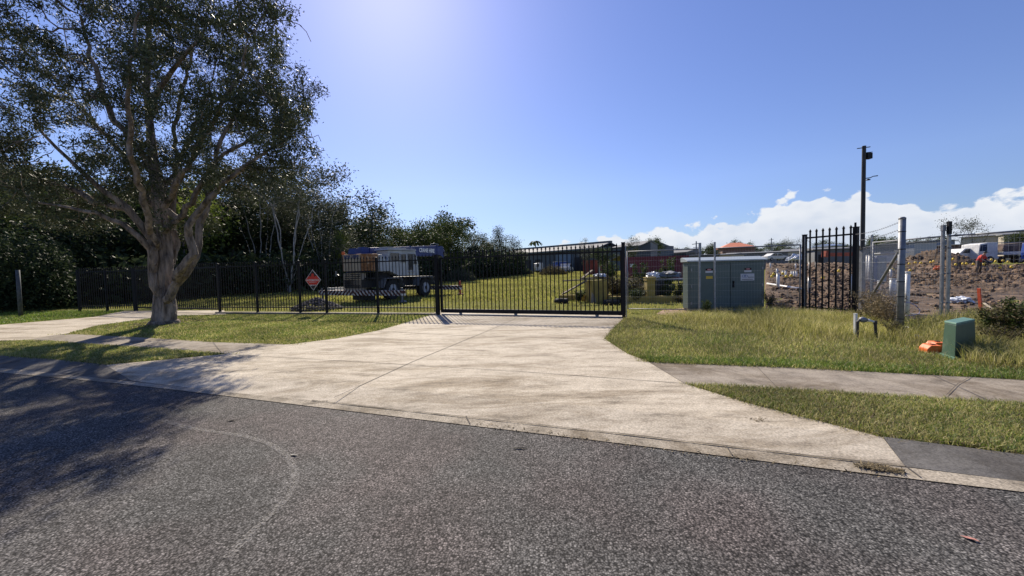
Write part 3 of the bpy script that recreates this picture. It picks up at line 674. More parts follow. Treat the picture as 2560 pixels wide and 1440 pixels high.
PR['grey'] = proto_tree('forest_tree', 10, 2.9, 3.8, 6.4, 330, m_leafC, m_bark2, 14, .26, .4, 14, stems=3, lab='x', thr=.02)
PR['white'] = proto_tree('gum_tree', 11, 3.4, 3.2, 7.4, 420, m_leafC, m_barkw, 24, .24, .4, 15, stems=5, lab='x', trunk_h=.75, tr=.15)
PR['round'] = proto_tree('round_tree', 7, 3.4, 2.6, 4.4, 450, m_leafB, m_bark2, 26, .30, .5, 16, lab='x', thr=-.3)
PR['sparse'] = proto_tree('sparse_tree', 8, 2.6, 3.0, 5.2, 170, m_leafC, m_bark2, 9, .24, .4, 17, stems=2, lab='x', thr=.05)
PR['conif'] = proto_tree('pointed_tree', 9, 1.9, 4.4, 5.0, 380, m_leafA, m_bark2, 22, .26, .45, 18, lab='x')
PR['bright'] = proto_tree('bright_tree', 6, 2.0, 2.2, 3.2, 260, m_leafD, m_bark2, 22, .26, .5, 19, lab='x', thr=-.3, trunk_h=.1)
used = set()
def plant(kind, x, ytop, D, label, group=None, wf=1.0, name=None, z0=None):
    z0 = gz(D) if z0 is None else z0
    p = AT(x, 700, D); hgt = AT(x, ytop, D).z - z0
    src = PR[kind]
    if kind in used: o = copy_tree(src)
    else: o = src; used.add(kind)
    if name: o.name = name
    s = hgt/src['h']; o.location = (p.x, p.y, z0); o.scale = (s*wf, s*wf, s); o.rotation_euler = (0, 0, random.uniform(0, 6.28))
    tag(o, label, 'tree', group); return o
GRP = 'trees of the wood behind the black fence'
random.seed(21)
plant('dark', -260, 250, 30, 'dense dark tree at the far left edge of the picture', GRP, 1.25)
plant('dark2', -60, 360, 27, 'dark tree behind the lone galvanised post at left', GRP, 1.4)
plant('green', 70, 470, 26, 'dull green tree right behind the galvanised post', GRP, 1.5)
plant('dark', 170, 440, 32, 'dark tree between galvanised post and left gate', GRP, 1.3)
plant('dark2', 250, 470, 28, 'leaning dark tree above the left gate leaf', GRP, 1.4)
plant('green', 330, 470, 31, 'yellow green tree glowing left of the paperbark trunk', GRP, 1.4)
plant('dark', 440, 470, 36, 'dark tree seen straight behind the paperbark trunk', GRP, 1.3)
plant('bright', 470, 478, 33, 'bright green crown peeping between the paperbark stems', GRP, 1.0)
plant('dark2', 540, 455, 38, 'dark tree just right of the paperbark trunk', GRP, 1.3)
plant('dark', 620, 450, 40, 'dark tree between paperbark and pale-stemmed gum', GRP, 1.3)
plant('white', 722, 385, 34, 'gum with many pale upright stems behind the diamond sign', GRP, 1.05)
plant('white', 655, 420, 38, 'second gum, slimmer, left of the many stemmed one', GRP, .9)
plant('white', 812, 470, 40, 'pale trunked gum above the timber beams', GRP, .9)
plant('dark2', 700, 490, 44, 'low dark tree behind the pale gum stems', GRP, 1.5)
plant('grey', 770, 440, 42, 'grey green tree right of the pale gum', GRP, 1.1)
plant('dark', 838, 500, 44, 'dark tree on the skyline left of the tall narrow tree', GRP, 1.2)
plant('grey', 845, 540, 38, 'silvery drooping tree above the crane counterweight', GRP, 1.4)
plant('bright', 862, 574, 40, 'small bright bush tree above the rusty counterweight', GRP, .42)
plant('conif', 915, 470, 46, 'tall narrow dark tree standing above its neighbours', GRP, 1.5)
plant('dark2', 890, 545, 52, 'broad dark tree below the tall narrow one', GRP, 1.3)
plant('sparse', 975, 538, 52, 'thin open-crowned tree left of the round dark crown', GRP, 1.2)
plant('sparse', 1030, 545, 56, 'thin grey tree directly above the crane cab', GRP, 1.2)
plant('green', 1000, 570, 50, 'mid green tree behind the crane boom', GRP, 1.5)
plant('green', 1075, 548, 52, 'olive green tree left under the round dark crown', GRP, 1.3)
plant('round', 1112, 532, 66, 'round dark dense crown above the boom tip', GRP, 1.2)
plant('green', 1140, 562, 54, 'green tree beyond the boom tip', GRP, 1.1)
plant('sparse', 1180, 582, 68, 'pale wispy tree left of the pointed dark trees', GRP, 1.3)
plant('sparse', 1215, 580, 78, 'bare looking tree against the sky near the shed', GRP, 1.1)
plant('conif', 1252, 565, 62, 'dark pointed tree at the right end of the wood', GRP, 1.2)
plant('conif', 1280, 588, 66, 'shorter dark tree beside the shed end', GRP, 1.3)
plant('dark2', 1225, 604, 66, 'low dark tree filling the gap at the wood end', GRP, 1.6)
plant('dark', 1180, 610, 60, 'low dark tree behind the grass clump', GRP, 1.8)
for i, (x, y, D) in enumerate(((-330, 330, 44), (-180, 380, 42), (-40, 420, 44), (60, 430, 46), (150, 430, 44), (230, 450, 46), (310, 455, 46), (400, 450, 48), (480, 450, 50), (560, 460, 52), (640, 465, 54), (700, 470, 54), (760, 480, 56), (820, 520, 58), (880, 525, 60), (940, 550, 62), (1000, 556, 66), (1060, 560, 68), (1110, 572, 72), (1160, 590, 76), (1200, 604, 80), (1240, 606, 80), (1275, 610, 82))):
    plant(('dark', 'dark2', 'green')[i % 3], x, y+(-22, 18, 4, -8, 26)[i % 5], D, 'dark tree deep in the wood behind the front row', 'trees deep in the wood', 1.4)
plant('grey', 1465, 595, 60, 'grey green tree in front of the long shed', None, 1.0)
plant('green', 1500, 618, 58, 'low olive tree right of the shed doors', None, 1.4)
plant('conif', 1582, 590, 46, 'slender young tree beside the dark gable shed', None, .8)
plant('green', 1640, 594, 62, 'dense olive tree right of the dark gable shed', None, 1.0)
HG = 'trees on the skyline beyond the building site'
for x, y, D, k, l, wf in ((1690, 620, 110, 'round', 'low round tree behind the maroon container', 1.5), (1720, 618, 120, 'round', 'flat topped tree right of the maroon container', 1.3), (1782, 608, 70, 'round', 'dense round tree left of the orange roofed house', .9),
     (1836, 600, 130, 'round', 'tree top poking up behind the orange roof', 1.1), (1878, 606, 130, 'round', 'tree at the right end of the orange roof', 1.2), (1930, 606, 120, 'green', 'green tree beside the distant power pole', 1.6), (1962, 604, 115, 'green', 'green tree right of the distant power pole', 1.5),
     (1995, 589, 110, 'sparse', 'open gum crown left of the tall security gate', 1.4), (2060, 600, 100, 'round', 'dark tree seen through the security gate bars', 1.5), (2100, 608, 95, 'round', 'low dark tree behind the right gate bars', 1.4),
     (2180, 588, 70, 'round', 'wide dark tree right of the camera pole', 1.4), (2225, 592, 72, 'round', 'dark tree just left of the thick galvanised post', 1.3), (2290, 598, 90, 'round', 'dark tree behind the temporary fence top rail', 1.5), (2330, 590, 95, 'green', 'tree right of the thick galvanised post', 1.3),
     (2380, 538, 60, 'sparse', 'spindly tree left of the beige warehouse', .9), (2430, 540, 62, 'sparse', 'spindly tree leaning before the beige warehouse', .9), (2560, 575, 60, 'round', 'green tree cut by the right picture edge', .9)):
    plant(k, x, y, D, l, HG, wf)
# dark understorey of the wood
def thicket(name, poly, n, size, hmax, mat, label, seed, asp=.5):
    r_ = np.random.default_rng(seed); P = np.array([(p[0], p[1]) for p in poly]); lo, hi = P.min(0), P.max(0)
    x = r_.uniform(lo[0], hi[0], n*3); y = r_.uniform(lo[1], hi[1], n*3); k = in_poly(x, y, [tuple(p) for p in P]); x, y = x[k][:n], y[k][:n]
    hh = hmax*(.65+.35*vnoise(x, y, .9, seed))*r_.uniform(0, 1, len(x))**.7
    V, Q = leaf_cloud(np.stack([x, y, hh+np.interp(y, [g[0] for g in GY], [g[1] for g in GY])], 1), 3, size, asp, size*.8, .2, seed)
    o = np_mesh(name, V, Q, mat); tag(o, label, None, None, 'stuff'); return o
def wpoly(*p): return [AT(x, 700, D) for x, D in p]
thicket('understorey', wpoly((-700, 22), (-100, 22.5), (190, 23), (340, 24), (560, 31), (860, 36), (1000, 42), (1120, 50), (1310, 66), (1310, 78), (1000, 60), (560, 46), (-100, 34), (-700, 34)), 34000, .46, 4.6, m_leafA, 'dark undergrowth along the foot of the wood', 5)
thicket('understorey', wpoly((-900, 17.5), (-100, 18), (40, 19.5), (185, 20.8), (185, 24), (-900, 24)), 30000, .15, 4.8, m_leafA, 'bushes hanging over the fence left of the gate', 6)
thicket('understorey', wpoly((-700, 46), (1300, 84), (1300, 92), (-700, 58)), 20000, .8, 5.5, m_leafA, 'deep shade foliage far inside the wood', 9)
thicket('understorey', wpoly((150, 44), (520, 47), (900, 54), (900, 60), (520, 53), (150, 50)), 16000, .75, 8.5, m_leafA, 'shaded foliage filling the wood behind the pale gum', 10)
thicket('understorey', wpoly((850, 40), (1120, 52), (1310, 70), (1310, 76), (1120, 58), (850, 46)), 9000, .34, 3.2, m_leafB, 'green scrub at the edge of the paddock', 8)

m_pole_ = M('shaded_steel', (.10, .11, .12), .7, .3, 6, spec=.2)  # dull dark grey: the shade of the trees is put into the post's colour
# ------------------------------------------------------------------ black fence and sliding gate
def online(x, A, B):
    d = ray(x, 785); dx, dy = d.x, d.y; ex, ey = B.x-A.x, B.y-A.y
    det = dx*(-ey)+ex*dy; t = (A.x*(-ey)+ex*A.y)/det
    return Vector((dx*t, dy*t, 0))
def picket(mb, p, z0, z1, w=.025, spear=.035):
    mb.box((p.x, p.y, (z0+z1)/2), (w, w, z1-z0), rz=.35)
    mb.lathe((p.x, p.y, z1), [(w*.5, 0), (spear*.72, .012), (spear*.8, .035), (spear*.45, .07), (.003, .11)], 6)
P0 = G(1095, 787.5); P1 = G(1560, 796); FL = G(551, 783)
fence = T('picket_fence', 'tall black steel picket fence with capped posts left of the sliding gate', 'fence', FL)
posts = [online(x, P0, FL) for x in (551, 645, 752, 818, 946)] + [P0]
fd = (P0-FL).normalized()
ga = math.atan2(fd.y, fd.x)
for i, p in enumerate(posts[:-1]):
    mb = MB(FL); mb.box((p.x, p.y, 1.04), (.075, .075, 2.12), rz=ga); mb.lathe((p.x, p.y, 2.10), [(.055, 0), (.055, .02), (.03, .045), (.004, .055)], 8); mb.build('post', m_black, fence)
for a, b in zip(posts, posts[1:]):
    mb = MB(FL)
    for z in (.26, 1.98): mb = MB(FL); mb.bar(a+Vector((0, 0, z)), b+Vector((0, 0, z)), .04, .04); mb.build('rail', m_black, fence)
    mb = MB(FL); n = max(1, int((b-a).length/.135))
    for k in range(1, n): picket(mb, a.lerp(b, k/n), .12, 2.08, .024, .03)
    mb.build('pickets', m_black, fence)
mb = MB(FL); mb.bar(FL+Vector((-.1, 0, .03))+Vector((-fd.y, fd.x, 0))*-.02, P0+Vector((0, 0, .03)), .22, .07); mb.build('concrete_edge', m_path, fence)
# sliding gate
gate = T('sliding_gate', 'long black spear topped sliding gate across the concrete driveway', 'gate', P0)
gd = (P1-P0).normalized(); gang = math.atan2(gd.y, gd.x); gn = Vector((-gd.y, gd.x, 0))*.09
A, B = P0+gd*.12+gn, P1-gd*.06+gn
mb = MB(P0); mb.bar(A+Vector((0, 0, .15)), B+Vector((0, 0, .15)), .06, .13); mb.build('bottom_rail', m_black, gate)
mb = MB(P0); mb.bar(A+Vector((0, 0, 2.02)), B+Vector((0, 0, 2.02)), .04, .05); mb.build('top_rail', m_black, gate)
for p in (A, B): mb = MB(P0); mb.box((p.x, p.y, 1.06), (.07, .07, 1.95), rz=gang); mb.build('stile', m_black, gate)
n = 45
for k in range(1, n): mb = MB(P0); picket(mb, A.lerp(B, k/n), .18, 2.16, .025, .036); mb.build('picket', m_black, gate)
for t in (.12, .45, .88):
    p = A.lerp(B, t); mb = MB(P0); mb.lathe((p.x, p.y, .075), [(.055, -.02), (.055, .02)], 14, 'X', Matrix.Rotation(gang+math.pi/2, 3, 'Z')); mb.build('wheel', m_galvd, gate)
for nm, p, mt, w, h, lab in (('gate_post', P0, m_black, .125, 2.14, 'thick black post at the left end of the sliding gate'), ('gate_post', P1, m_black, .10, 2.26, 'black post with grey edge where the sliding gate ends at right')):
    mb = MB(); mb.box((p.x, p.y, h/2), (w, w, h), rz=gang); mb.box((p.x, p.y, h+.01), (w+.015, w+.015, .025), rz=gang)
    if w < .12: mb.cm = 1; mb.box((p.x+.06, p.y-.045, h/2-.03), (.022, .03, h-.1), rz=gang)
    tag(mb.build(nm, [mt, m_galv]), lab, 'post')
mb = MB(); mb.bar(P0+gn+gd*.1+Vector((0, 0, .02)), P1+gn+Vector((0, 0, .02)), .05, .035); tag(mb.build('gate_track', m_galvd), 'steel track set in concrete under the sliding gate', 'gate track')
# left gate pair behind the paperbark
Q0, Q1, Q2 = G(200, 779), G(340, 777.5), FL
lg = T('driveway_gate', 'black picket gate behind the paperbark at the end of the side driveway', 'gate', Q1)
qd = (Q2-Q1).normalized()
mb = MB(Q1)
for z in (.18, 1.98): mb.bar(Q1+qd*.15+Vector((0, 0, z)), Q2-qd*.15+Vector((0, 0, z)), .05, .06)
mb.build('frame', m_black, lg)
mb = MB(Q1); n = int((Q2-Q1).length/.14)
for k in range(1, n): picket(mb, Q1.lerp(Q2, k/n), .18, 2.1, .026, .034)
mb.build('pickets', m_black, lg)
mb = MB(); mb.box((Q1.x, Q1.y, 1.05), (.12, .12, 2.1)); tag(mb.build('gate_post', m_black), 'black post between the left picket panel and the driveway gate', 'post')
lf = T('picket_fence', 'short run of black picket fence left of the driveway gate under the dark trees', 'fence', Q0)
for p in (Q0, Q0.lerp(Q1, .5)): mb = MB(Q0); mb.box((p.x, p.y, 1.05), (.08, .08, 2.1)); mb.build('post', m_black, lf)
for z in (.26, 1.98): mb = MB(Q0); mb.bar(Q0+Vector((0, 0, z)), Q1+Vector((0, 0, z)), .045, .045); mb.build('rail', m_black, lf)
mb = MB(Q0); n = int((Q1-Q0).length/.13)
for k in range(1, n): picket(mb, Q0.lerp(Q1, k/n), .12, 2.08, .026, .03)
mb.build('pickets', m_black, lf)
p = G(52, 791); t_ = AT(44, 675, p.y); mb = MB(); mb.tube([p, (t_.x, p.y, t_.z)], .07, 12); tag(mb.build('galvanised_post', m_pole_, smooth=True), 'lone leaning grey post at the far left under dark trees', 'post')

# text helper
def text_mesh(name, body, size, mat, parent, loc, rot, sx=1.0, bold=0.0, space=1.0):
    cu = bpy.data.curves.new(name, 'FONT'); cu.body = body; cu.size = size; cu.align_x = 'CENTER'; cu.align_y = 'CENTER'; cu.extrude = .004; cu.offset = bold; cu.space_character = space
    o = bpy.data.objects.new(name, cu); COL.objects.link(o)
    dg = bpy.context.evaluated_depsgraph_get(); me = bpy.data.meshes.new_from_object(o.evaluated_get(dg)); bpy.data.objects.remove(o)
    me.materials.clear(); me.materials.append(mat); o = bpy.data.objects.new(name, me); COL.objects.link(o); o.parent = parent; o.location = loc; o.rotation_euler = rot; o.scale = (sx, 1, 1); return o
# diamond security sign
sp = online(789, P0, FL); sp.z = 0
szc = AT(782, 700, sp.y).z
sg = T('security_sign', 'red and black diamond security sign fixed to the black fence', 'sign', (sp.x, sp.y, szc), ga)
hw, hh = .37, .41
m_sred = M('sign_red', (.70, .03, .015), .35, .05, 4); m_sblk = M('sign_black', (.015, .01, .012), .35, .1); m_swh = M('sign_white', (.8, .72, .7), .4, .1)
mb = MB(); mb.prism([(0, -hh), (hw, 0), (0, hh), (-hw, 0)], -.055, -.048); mb.build('border', m_swh, sg)
k = .93; mb = MB(); mb.prism([(0, -hh*k), (hw*k, 0), (0, hh*k), (-hw*k, 0)], -.059, -.0555); mb.build('plate', m_sblk, sg)
mb = MB(); mb.prism([(-hw*.47, -hh*.46), (hw*.47, -hh*.46), (hw*.92, .0), (hw*.5, hh*.42), (hw*.2, hh*.30), (hw*.13, hh*.62), (-hw*.13, hh*.62), (-hw*.2, hh*.30), (-hw*.5, hh*.42), (-hw*.92, .0)], -.063, -.0595); mb.build('red_panel', m_sred, sg)
text_mesh('lettering', 'AUTOMATICS', .098, m_swh, sg, (0, -.066, -.01), (rad(90), 0, 0), .98, .002)
text_mesh('lettering', 'S E C U R I T Y', .05, m_swh, sg, (0, -.066, -.085), (rad(90), 0, 0), 1.05, .001)
text_mesh('lettering', '1300 556 214', .06, m_swh, sg, (0, -.066, -.205), (rad(90), 0, 0), .85, .001)

for x, y, l, w, rz_, c_, lab in ((2424, 1349, .036, .013, -.9, (.62, .30, .24), 'pinkish dry leaf lying on the asphalt at lower right'), (1298, 1122, .075, .012, -.2, (.05, .045, .03), 'thin dark leaf on the asphalt below the driveway'), (735, 1139, .04, .012, -.3, (.6, .56, .45), 'tiny pale leaf lying on the curved scuff mark'), (578, 1053, .05, .014, .2, (.06, .05, .035), 'small dark leaf on the asphalt at left')):
    p = G(x, y, RZ); mb = MB(); mb.add([(-l, 0, .006), (-l*.3, -w, .010), (l*.5, -w*.8, .014), (l, 0, .008), (l*.5, w*.8, .012), (-l*.3, w, .008), (0, 0, .003)], [(0, 1, 6), (1, 2, 6), (2, 3, 6), (3, 4, 6), (4, 5, 6), (5, 0, 6)]); o = mb.build('fallen_leaf', M('dry_leaf', c_, .8, .2, 30), recalc=False); o.location = p; o.rotation_euler = (0, 0, rz_); tag(o, lab, 'leaf')
# ------------------------------------------------------------------ building site ground
cr_ = lambda v, a, b: min(max((v-a)/(b-a), 0), 1)
def site_h(x, y, detail=True):
    q = x/max(y, .1); t = cr_(y, 13, 44); k = 1.5 - .75*cr_(q, .85, 1.05)
    z = .02 + (t**1.25)*k
    mx_, my_ = 1.105*38, 38
    z += 1.9*math.exp(-(((x-mx_)/2.6)**2+((y-my_)/3.0)**2))
    if detail:
        v = Vector((x, y, 0)); am = (.12+.20*cr_(y, 12, 22))*(1-.72*cr_(q, .95, 1.1)*(1-cr_(y, 15, 21)))
        am *= .35+.65*cr_(noise.noise(v*.23+Vector((3, 3, 0)))+.25, 0, .5)
        z -= .10*cr_(noise.noise(Vector((x*.12, y*.5, 2))), .1, .4)*cr_(y, 12, 16); z += am*(.9*noise.noise(v*.9)+.6*noise.noise(v*2.9)+.5*abs(noise.noise(v*6.5))+.3*noise.noise(v*13))
        e = min(cr_(y, 8.8, 10.2), 1); z = z*e - .05*(1-e)
        z = max(z, -.04)
    return z
qs = np.linspace(.655, 2.3, 430); ys = 8.8*(1.0117**np.arange(150)); V = []
for y in ys:
    for q in qs:
        yy = y + (0.0 if y > 12.6 else 0)
        V.append((q*yy, yy, site_h(q*yy, yy) if q > .66 else -.1))
nq = len(qs); ii = np.arange(len(ys)-1)[:, None]*nq+np.arange(nq-1)[None]; ii = ii.ravel()
keepq = []
Vn = np.array(V)
for a in ii:
    x, y = Vn[a, 0], Vn[a, 1]
    if y < 12.9 and x < 8.9+(12.9-y)*.05: continue
    keepq.append((a, a+1, a+nq+1, a+nq))
o = np_mesh('earthworks', Vn, np.array(keepq), m_dirt, smooth=False); tag(o, None, None, None, 'structure')
def SITE(x, y):
    D = 9.0
    while D < 75:
        p = AT(x, y, D)
        if p.z <= site_h(p.x, p.y, False)+.03: return p
        D += .15
    return AT(x, y, 45)
# loose clods: rocks of earth over the excavated ground
mb = MB(); cl = []
def clod(p, s):
    vs = []; n = 7
    for zz_, rr_ in ((-.3, .8), (.25, .95), (.75, .45)):
        for k in range(n):
            a = 2*math.pi*k/n; r_ = s*rr_*random.uniform(.7, 1.25); vs.append(Vector(p)+Vector((math.cos(a)*r_, math.sin(a)*r_, zz_*s*random.uniform(.7, 1.2))))
    fs = [(i*n+k, i*n+(k+1) % n, (i+1)*n+(k+1) % n, (i+1)*n+k) for i in range(2) for k in range(n)]+[tuple(2*n+k for k in range(n))]
    mb.add(vs, fs)
for _ in range(7000):
    y = 9.6*math.exp(random.uniform(0, 1.5)); q = random.uniform(.68, 1.45); x = q*y
    if y < 12.9 and x < 9.2: continue
    if q > .93 and y < 21 and random.random() < .8: continue
    if noise.noise(Vector((x, y, 0))*.5) < -.05 and random.random() < .7: continue
    clod((x, y, site_h(x, y)), random.uniform(.02, .075)*(1+y/26))
o = mb.build('earth_clods', m_dirt, recalc=False); tag(o, 'loose brown clods strewn over the excavated building site', None, None, 'stuff')

# ------------------------------------------------------------------ cabinet
cf = rad(1.5); c0 = AT(1720, 784, 12.6); c0.z = 0
cab = T('electrical_cabinet', 'large grey green padmount electrical cabinet with danger labels and pale roof', 'cabinet', c0, cf)
CW, CD_, CH = 2.56, .36, 1.66
mb = MB(); mb.box((CW/2, CD_/2, .06), (CW-.06, CD_-.06, .12)); mb.build('plinth', m_path, cab)
mb = MB(); mb.box((CW/2, CD_/2, .12+(CH-.12)/2), (CW, CD_, CH-.12)); mb.build('housing', m_cab, cab, bevel=.01)
mb = MB(); mb.prism([(-.07, CH), (-.07, CH+.045), (CD_*.8, CH+.15), (CD_+.05, CH+.14), (CD_+.05, CH)], -.05, CW+.05, 'YZ'); mb.build('roof', m_cabr, cab, bevel=.006)
for x0, x1, nm in ((.06, 1.40, 'door'), (1.425, CW-.06, 'door')):
    mb = MB(); mb.box(((x0+x1)/2, -.012, .15+(CH-.22)/2), (x1-x0, .024, CH-.24)); d_ = mb.build(nm, m_cab, cab, bevel=.004)
    for z in (.3, .85, 1.4):
        mb = MB(); mb.box((x0+.04 if x0 < 1 else x1-.03, -.034, z), (.035, .02, .09)); mb.build('hinge', m_galv, d_)
mb = MB(); mb.box((1.50, -.04, .90), (.05, .03, .22)); mb.box((1.50, -.06, .92), (.025, .02, .09)); mb.build('handle', m_black, cab)
mb = MB()
for k in range(12): mb.box((.95+k*.045, -.027, CH-.10), (.03, .008, .012))
mb.build('vent_slots', m_dark, cab)
m_lw = M('label_white', (.6, .6, .62), .5, .05); m_ly = M('label_yellow', (.75, .5, .05), .5, .1); m_lr = M('label_red', (.5, .03, .02), .5, .1); m_lb = M('label_blue', (.05, .12, .35), .5, .1)
for lx, lz in ((.69, 1.36), (1.98, 1.35)):
    mb = MB(); mb.box((lx, -.03, lz), (.24, .008, .14)); lbl = mb.build('danger_label', m_lw, cab)
    mb = MB(); mb.box((lx, -.036, lz+.035), (.24, .006, .07)); mb.build('label_band', m_black, lbl)
    mb = MB(); mb.lathe((lx, -.041, lz+.035), [(.075, -.002), (.075, .002)], 16, 'Y', Matrix.Diagonal((1, 1, .36))); mb.build('label_oval', m_lr, lbl)
    text_mesh('lettering', 'DANGER', .032, m_lw, lbl, (lx, -.046, lz+.035), (rad(90), 0, 0), .9, .0005)
mb = MB(); mb.box((.70, -.03, 1.14), (.22, .008, .09)); lbl = mb.build('warning_label', m_ly, cab)
mb = MB(); mb.box((1.84, -.03, .96), (.36, .008, .18)); lbl = mb.build('utility_label', m_lw, cab); lbl.scale = (1.26, 1, 1.26); lbl.location = (1.97-1.84*1.26, 0, 1.12-.96*1.26)
mb = MB()
for k in range(22):
    a = 2*math.pi*k/22; b = 2*math.pi*(k+1)/22
    mb.bar((1.77+.075*math.cos(a), -.037, .985+.038*math.sin(a)), (1.77+.075*math.cos(b), -.037, .985+.038*math.sin(b)), .012, .006)
mb.prism([(1.74, .975), (1.79, .975), (1.80, 1.0), (1.76, 1.01)], -.040, -.036); mb.build('emblem', m_lb, lbl)
mb = MB(); mb.box((1.93, -.036, .955), (.16, .005, .014)); mb.box((1.84, -.036, .90), (.30, .005, .012)); mb.build('text_lines', m_black, lbl)
sp_ = T  # bare soil by the cabinet pad
mb = MB(); pp = [G(x, y) for x, y in ((1640, 787), (1660, 776), (1715, 772), (1735, 785), (1728, 795), (1680, 793))]; mb.poly([p+Vector((0, 0, .03)) for p in pp]); o = mb.build('bare_soil', M('red_soil', (.34, .22, .15), .95, .25, 5, bump=1)); o['kind'] = 'structure'

# ------------------------------------------------------------------ temporary mesh fences, security gate, posts
m_wire = M('fence_wire', (.42, .43, .45), .4, .15, 5, metal=.4)
def temp_panel(A, B, h, label, group, z0=.14, hs=.20, vs=.075, feet=True, wr=.0012):
    t = T('temporary_fence_panel', label, 'fence panel', A, 0, group); A = Vector(A); B = Vector(B); Z_ = Vector((0, 0, 1))
    mb = MB(A); mb.tube([A+Z_*z0, A+Z_*(h+.02)], .019, 8); mb.tube([B+Z_*z0, B+Z_*(h+.02)], .019, 8); mb.tube([A+Z_*h, B+Z_*h], .019, 8); mb.tube([A+Z_*z0, B+Z_*z0], .017, 8); mb.build('frame', m_galvd, t, smooth=True)
    mb = MB(A); n = int((h-z0)/hs)
    for k in range(1, n+1): mb.tube([A+Z_*(z0+k*hs), B+Z_*(z0+k*hs)], wr*1.25, 3, False)
    m_ = int((B-A).length/vs)
    for k in range(1, m_): p = A.lerp(B, k/m_); mb.tube([p+Z_*z0, p+Z_*h], wr, 3, False)
    mb.build('wire_mesh', m_wire, t); return t
def fl(x, D): p = AT(x, 700, D); p.z = 0; return p
gtf = 'temporary mesh fence panels around the site'
temp_panel(fl(1569, 12.9), fl(1750, 12.1), 2.06, 'mesh fence panel between gate post and cabinet', gtf)
temp_panel(fl(1787, 12.0), fl(2000, 11.2), 2.06, 'mesh fence panel standing in front of the cabinet doors', gtf)
temp_panel(fl(2182, 11.2), fl(2352, 9.25), 2.08, 'mesh fence panel with white top tube behind the thick galvanised post', gtf, hs=.15)
temp_panel(fl(2373, 9.1), fl(2575, 7.85), 2.08, 'rightmost mesh fence panel behind the green pillar', gtf, hs=.15)
temp_panel(fl(2577, 7.8), fl(2900, 6.8), 2.08, 'mesh fence panel continuing past the right picture edge', gtf, hs=.15)
for x, D, yt, lab in ((1749, 12.0, 607, 'thin grey post in front of the cabinet, the left one'), (1787, 11.95, 605, 'thin grey post in front of the cabinet, the right one'), (2355, 9.15, 564, 'grey fence post just left of the green pillar lid'), (2370, 9.1, 563, 'black tipped grey fence post above the green pillar'), (2178, 11.3, 587, 'slim post beside the camera pole')):
    p = fl(x, D); h = AT(x, yt, D).z; w = .05 if x < 2200 else .06
    t = T('steel_post', lab, 'post', p); mb = MB(); mb.box((0, 0, h/2), (w, w*.7, h)); mb.build('shaft', m_galv, t, bevel=.004)
    if x > 2300: mb = MB(); mb.box((0, 0, h-.06), (w+.015, w*.7+.012, .14 if x < 2360 else .3)); mb.build('sleeve', m_galvd if x < 2360 else m_black, t)
    for z in (.5, 1.2, 1.8): mb = MB(); mb.box((0, -.02, z), (w+.012, w*.7, .03)); mb.build('clamp', m_galvd, t)
g1, g2 = G(2010, 785), G(2137, 797)
sgd = (g2-g1).normalized(); sga = math.atan2(sgd.y, sgd.x)
sgt = T('security_gate', 'tall narrow black gate leaf of seven spear bars before the dirt site', 'gate', g1, 0)
for z in (.22, 2.27): mb = MB(g1); mb.bar(g1+Vector((0, 0, z)), g2+Vector((0, 0, z)), .04, .045); mb.build('rail', m_black, sgt)
for k in range(1, 8):
    mb = MB(g1); p = g1.lerp(g2, (k-.25)/7.6+.02); mb.box((p.x, p.y, 1.25), (.032, .032, 2.35), rz=sga); mb.lathe((p.x, p.y, 2.42), [(.016, 0), (.03, .015), (.032, .035), (.018, .07), (.003, .10)], 8); mb.build('bar', m_black, sgt)
mb = MB(g1); p = g1.lerp(g2, .12); mb.box((p.x, p.y, .9), (.06, .05, .2), rz=sga); mb.build('lock', m_galvd, sgt)
for p, h, w, lab in ((g1, 2.36, .09, 'grey black hinge post at the left of the tall security gate'), (g2, 2.44, .10, 'heavy black post at the right of the tall security gate')):
    mb = MB(); mb.box((p.x, p.y, h/2), (w, w, h), rz=sga); mb.box((p.x, p.y, h+.01), (w+.012, w+.012, .02), rz=sga); mb.box((p.x-.02, p.y, h+.07), (.035, .035, .12), rz=sga) if w > .09 else None
    if w < .1: mb.cm = 1; mb.box((p.x-.028, p.y-.052, h/2), (.03, .012, h-.08))
    tag(mb.build('gate_post', [m_black, m_galv]), lab, 'post')
# camera pole
pp = fl(2155, 11.6); ph = AT(2160, 365, 11.6).z
pole = T('camera_pole', 'tall dark pole with box and small lamp arm against the clouds', 'pole', pp)
lean = AT(2160, 365, 11.6).x-pp.x
m_pole = M('dark_pole', (.035, .032, .03), .6, .3, 4)
mb = MB(); mb.box((0, 0, .95), (.11, .11, 1.9)); mb.build('lower_sleeve', m_galvd, pole)
mb = MB(); mb.tube([(0, 0, 1.9), (0, 0, ph)], [.058, .05], 12); mb.box((0, 0, 1.92), (.2, .14, .05)); mb.build('shaft', m_pole, pole)
mb = MB(); mb.bar((-.20, 0, ph-.07), (.18, 0, ph-.03), .03, .02); mb.build('cross_bar', m_black, pole)
mb = MB(); mb.tube([(.05, 0, ph-.25), (.20, 0, ph-.26)], .055, 10); mb.box((.13, 0, ph-.30), (.15, .13, .17)); mb.bar((.05, 0, ph-.2), (.22, 0, ph-.19), .1, .012); mb.build('equipment_box', m_black, pole, bevel=.01)
zl = AT(2160, 446, 11.6).z
mb = MB(); mb.tube([(.05, 0, zl), (.20, 0, zl+.015), (.28, 0, zl+.055), (.42, 0, zl+.07)], [.014, .014, .012, .016], 6); mb.lathe((.14, 0, zl-.055), [(.06, 0), (.045, .02), (.015, .04)], 10); mb.build('lamp_arm', m_black, pole)
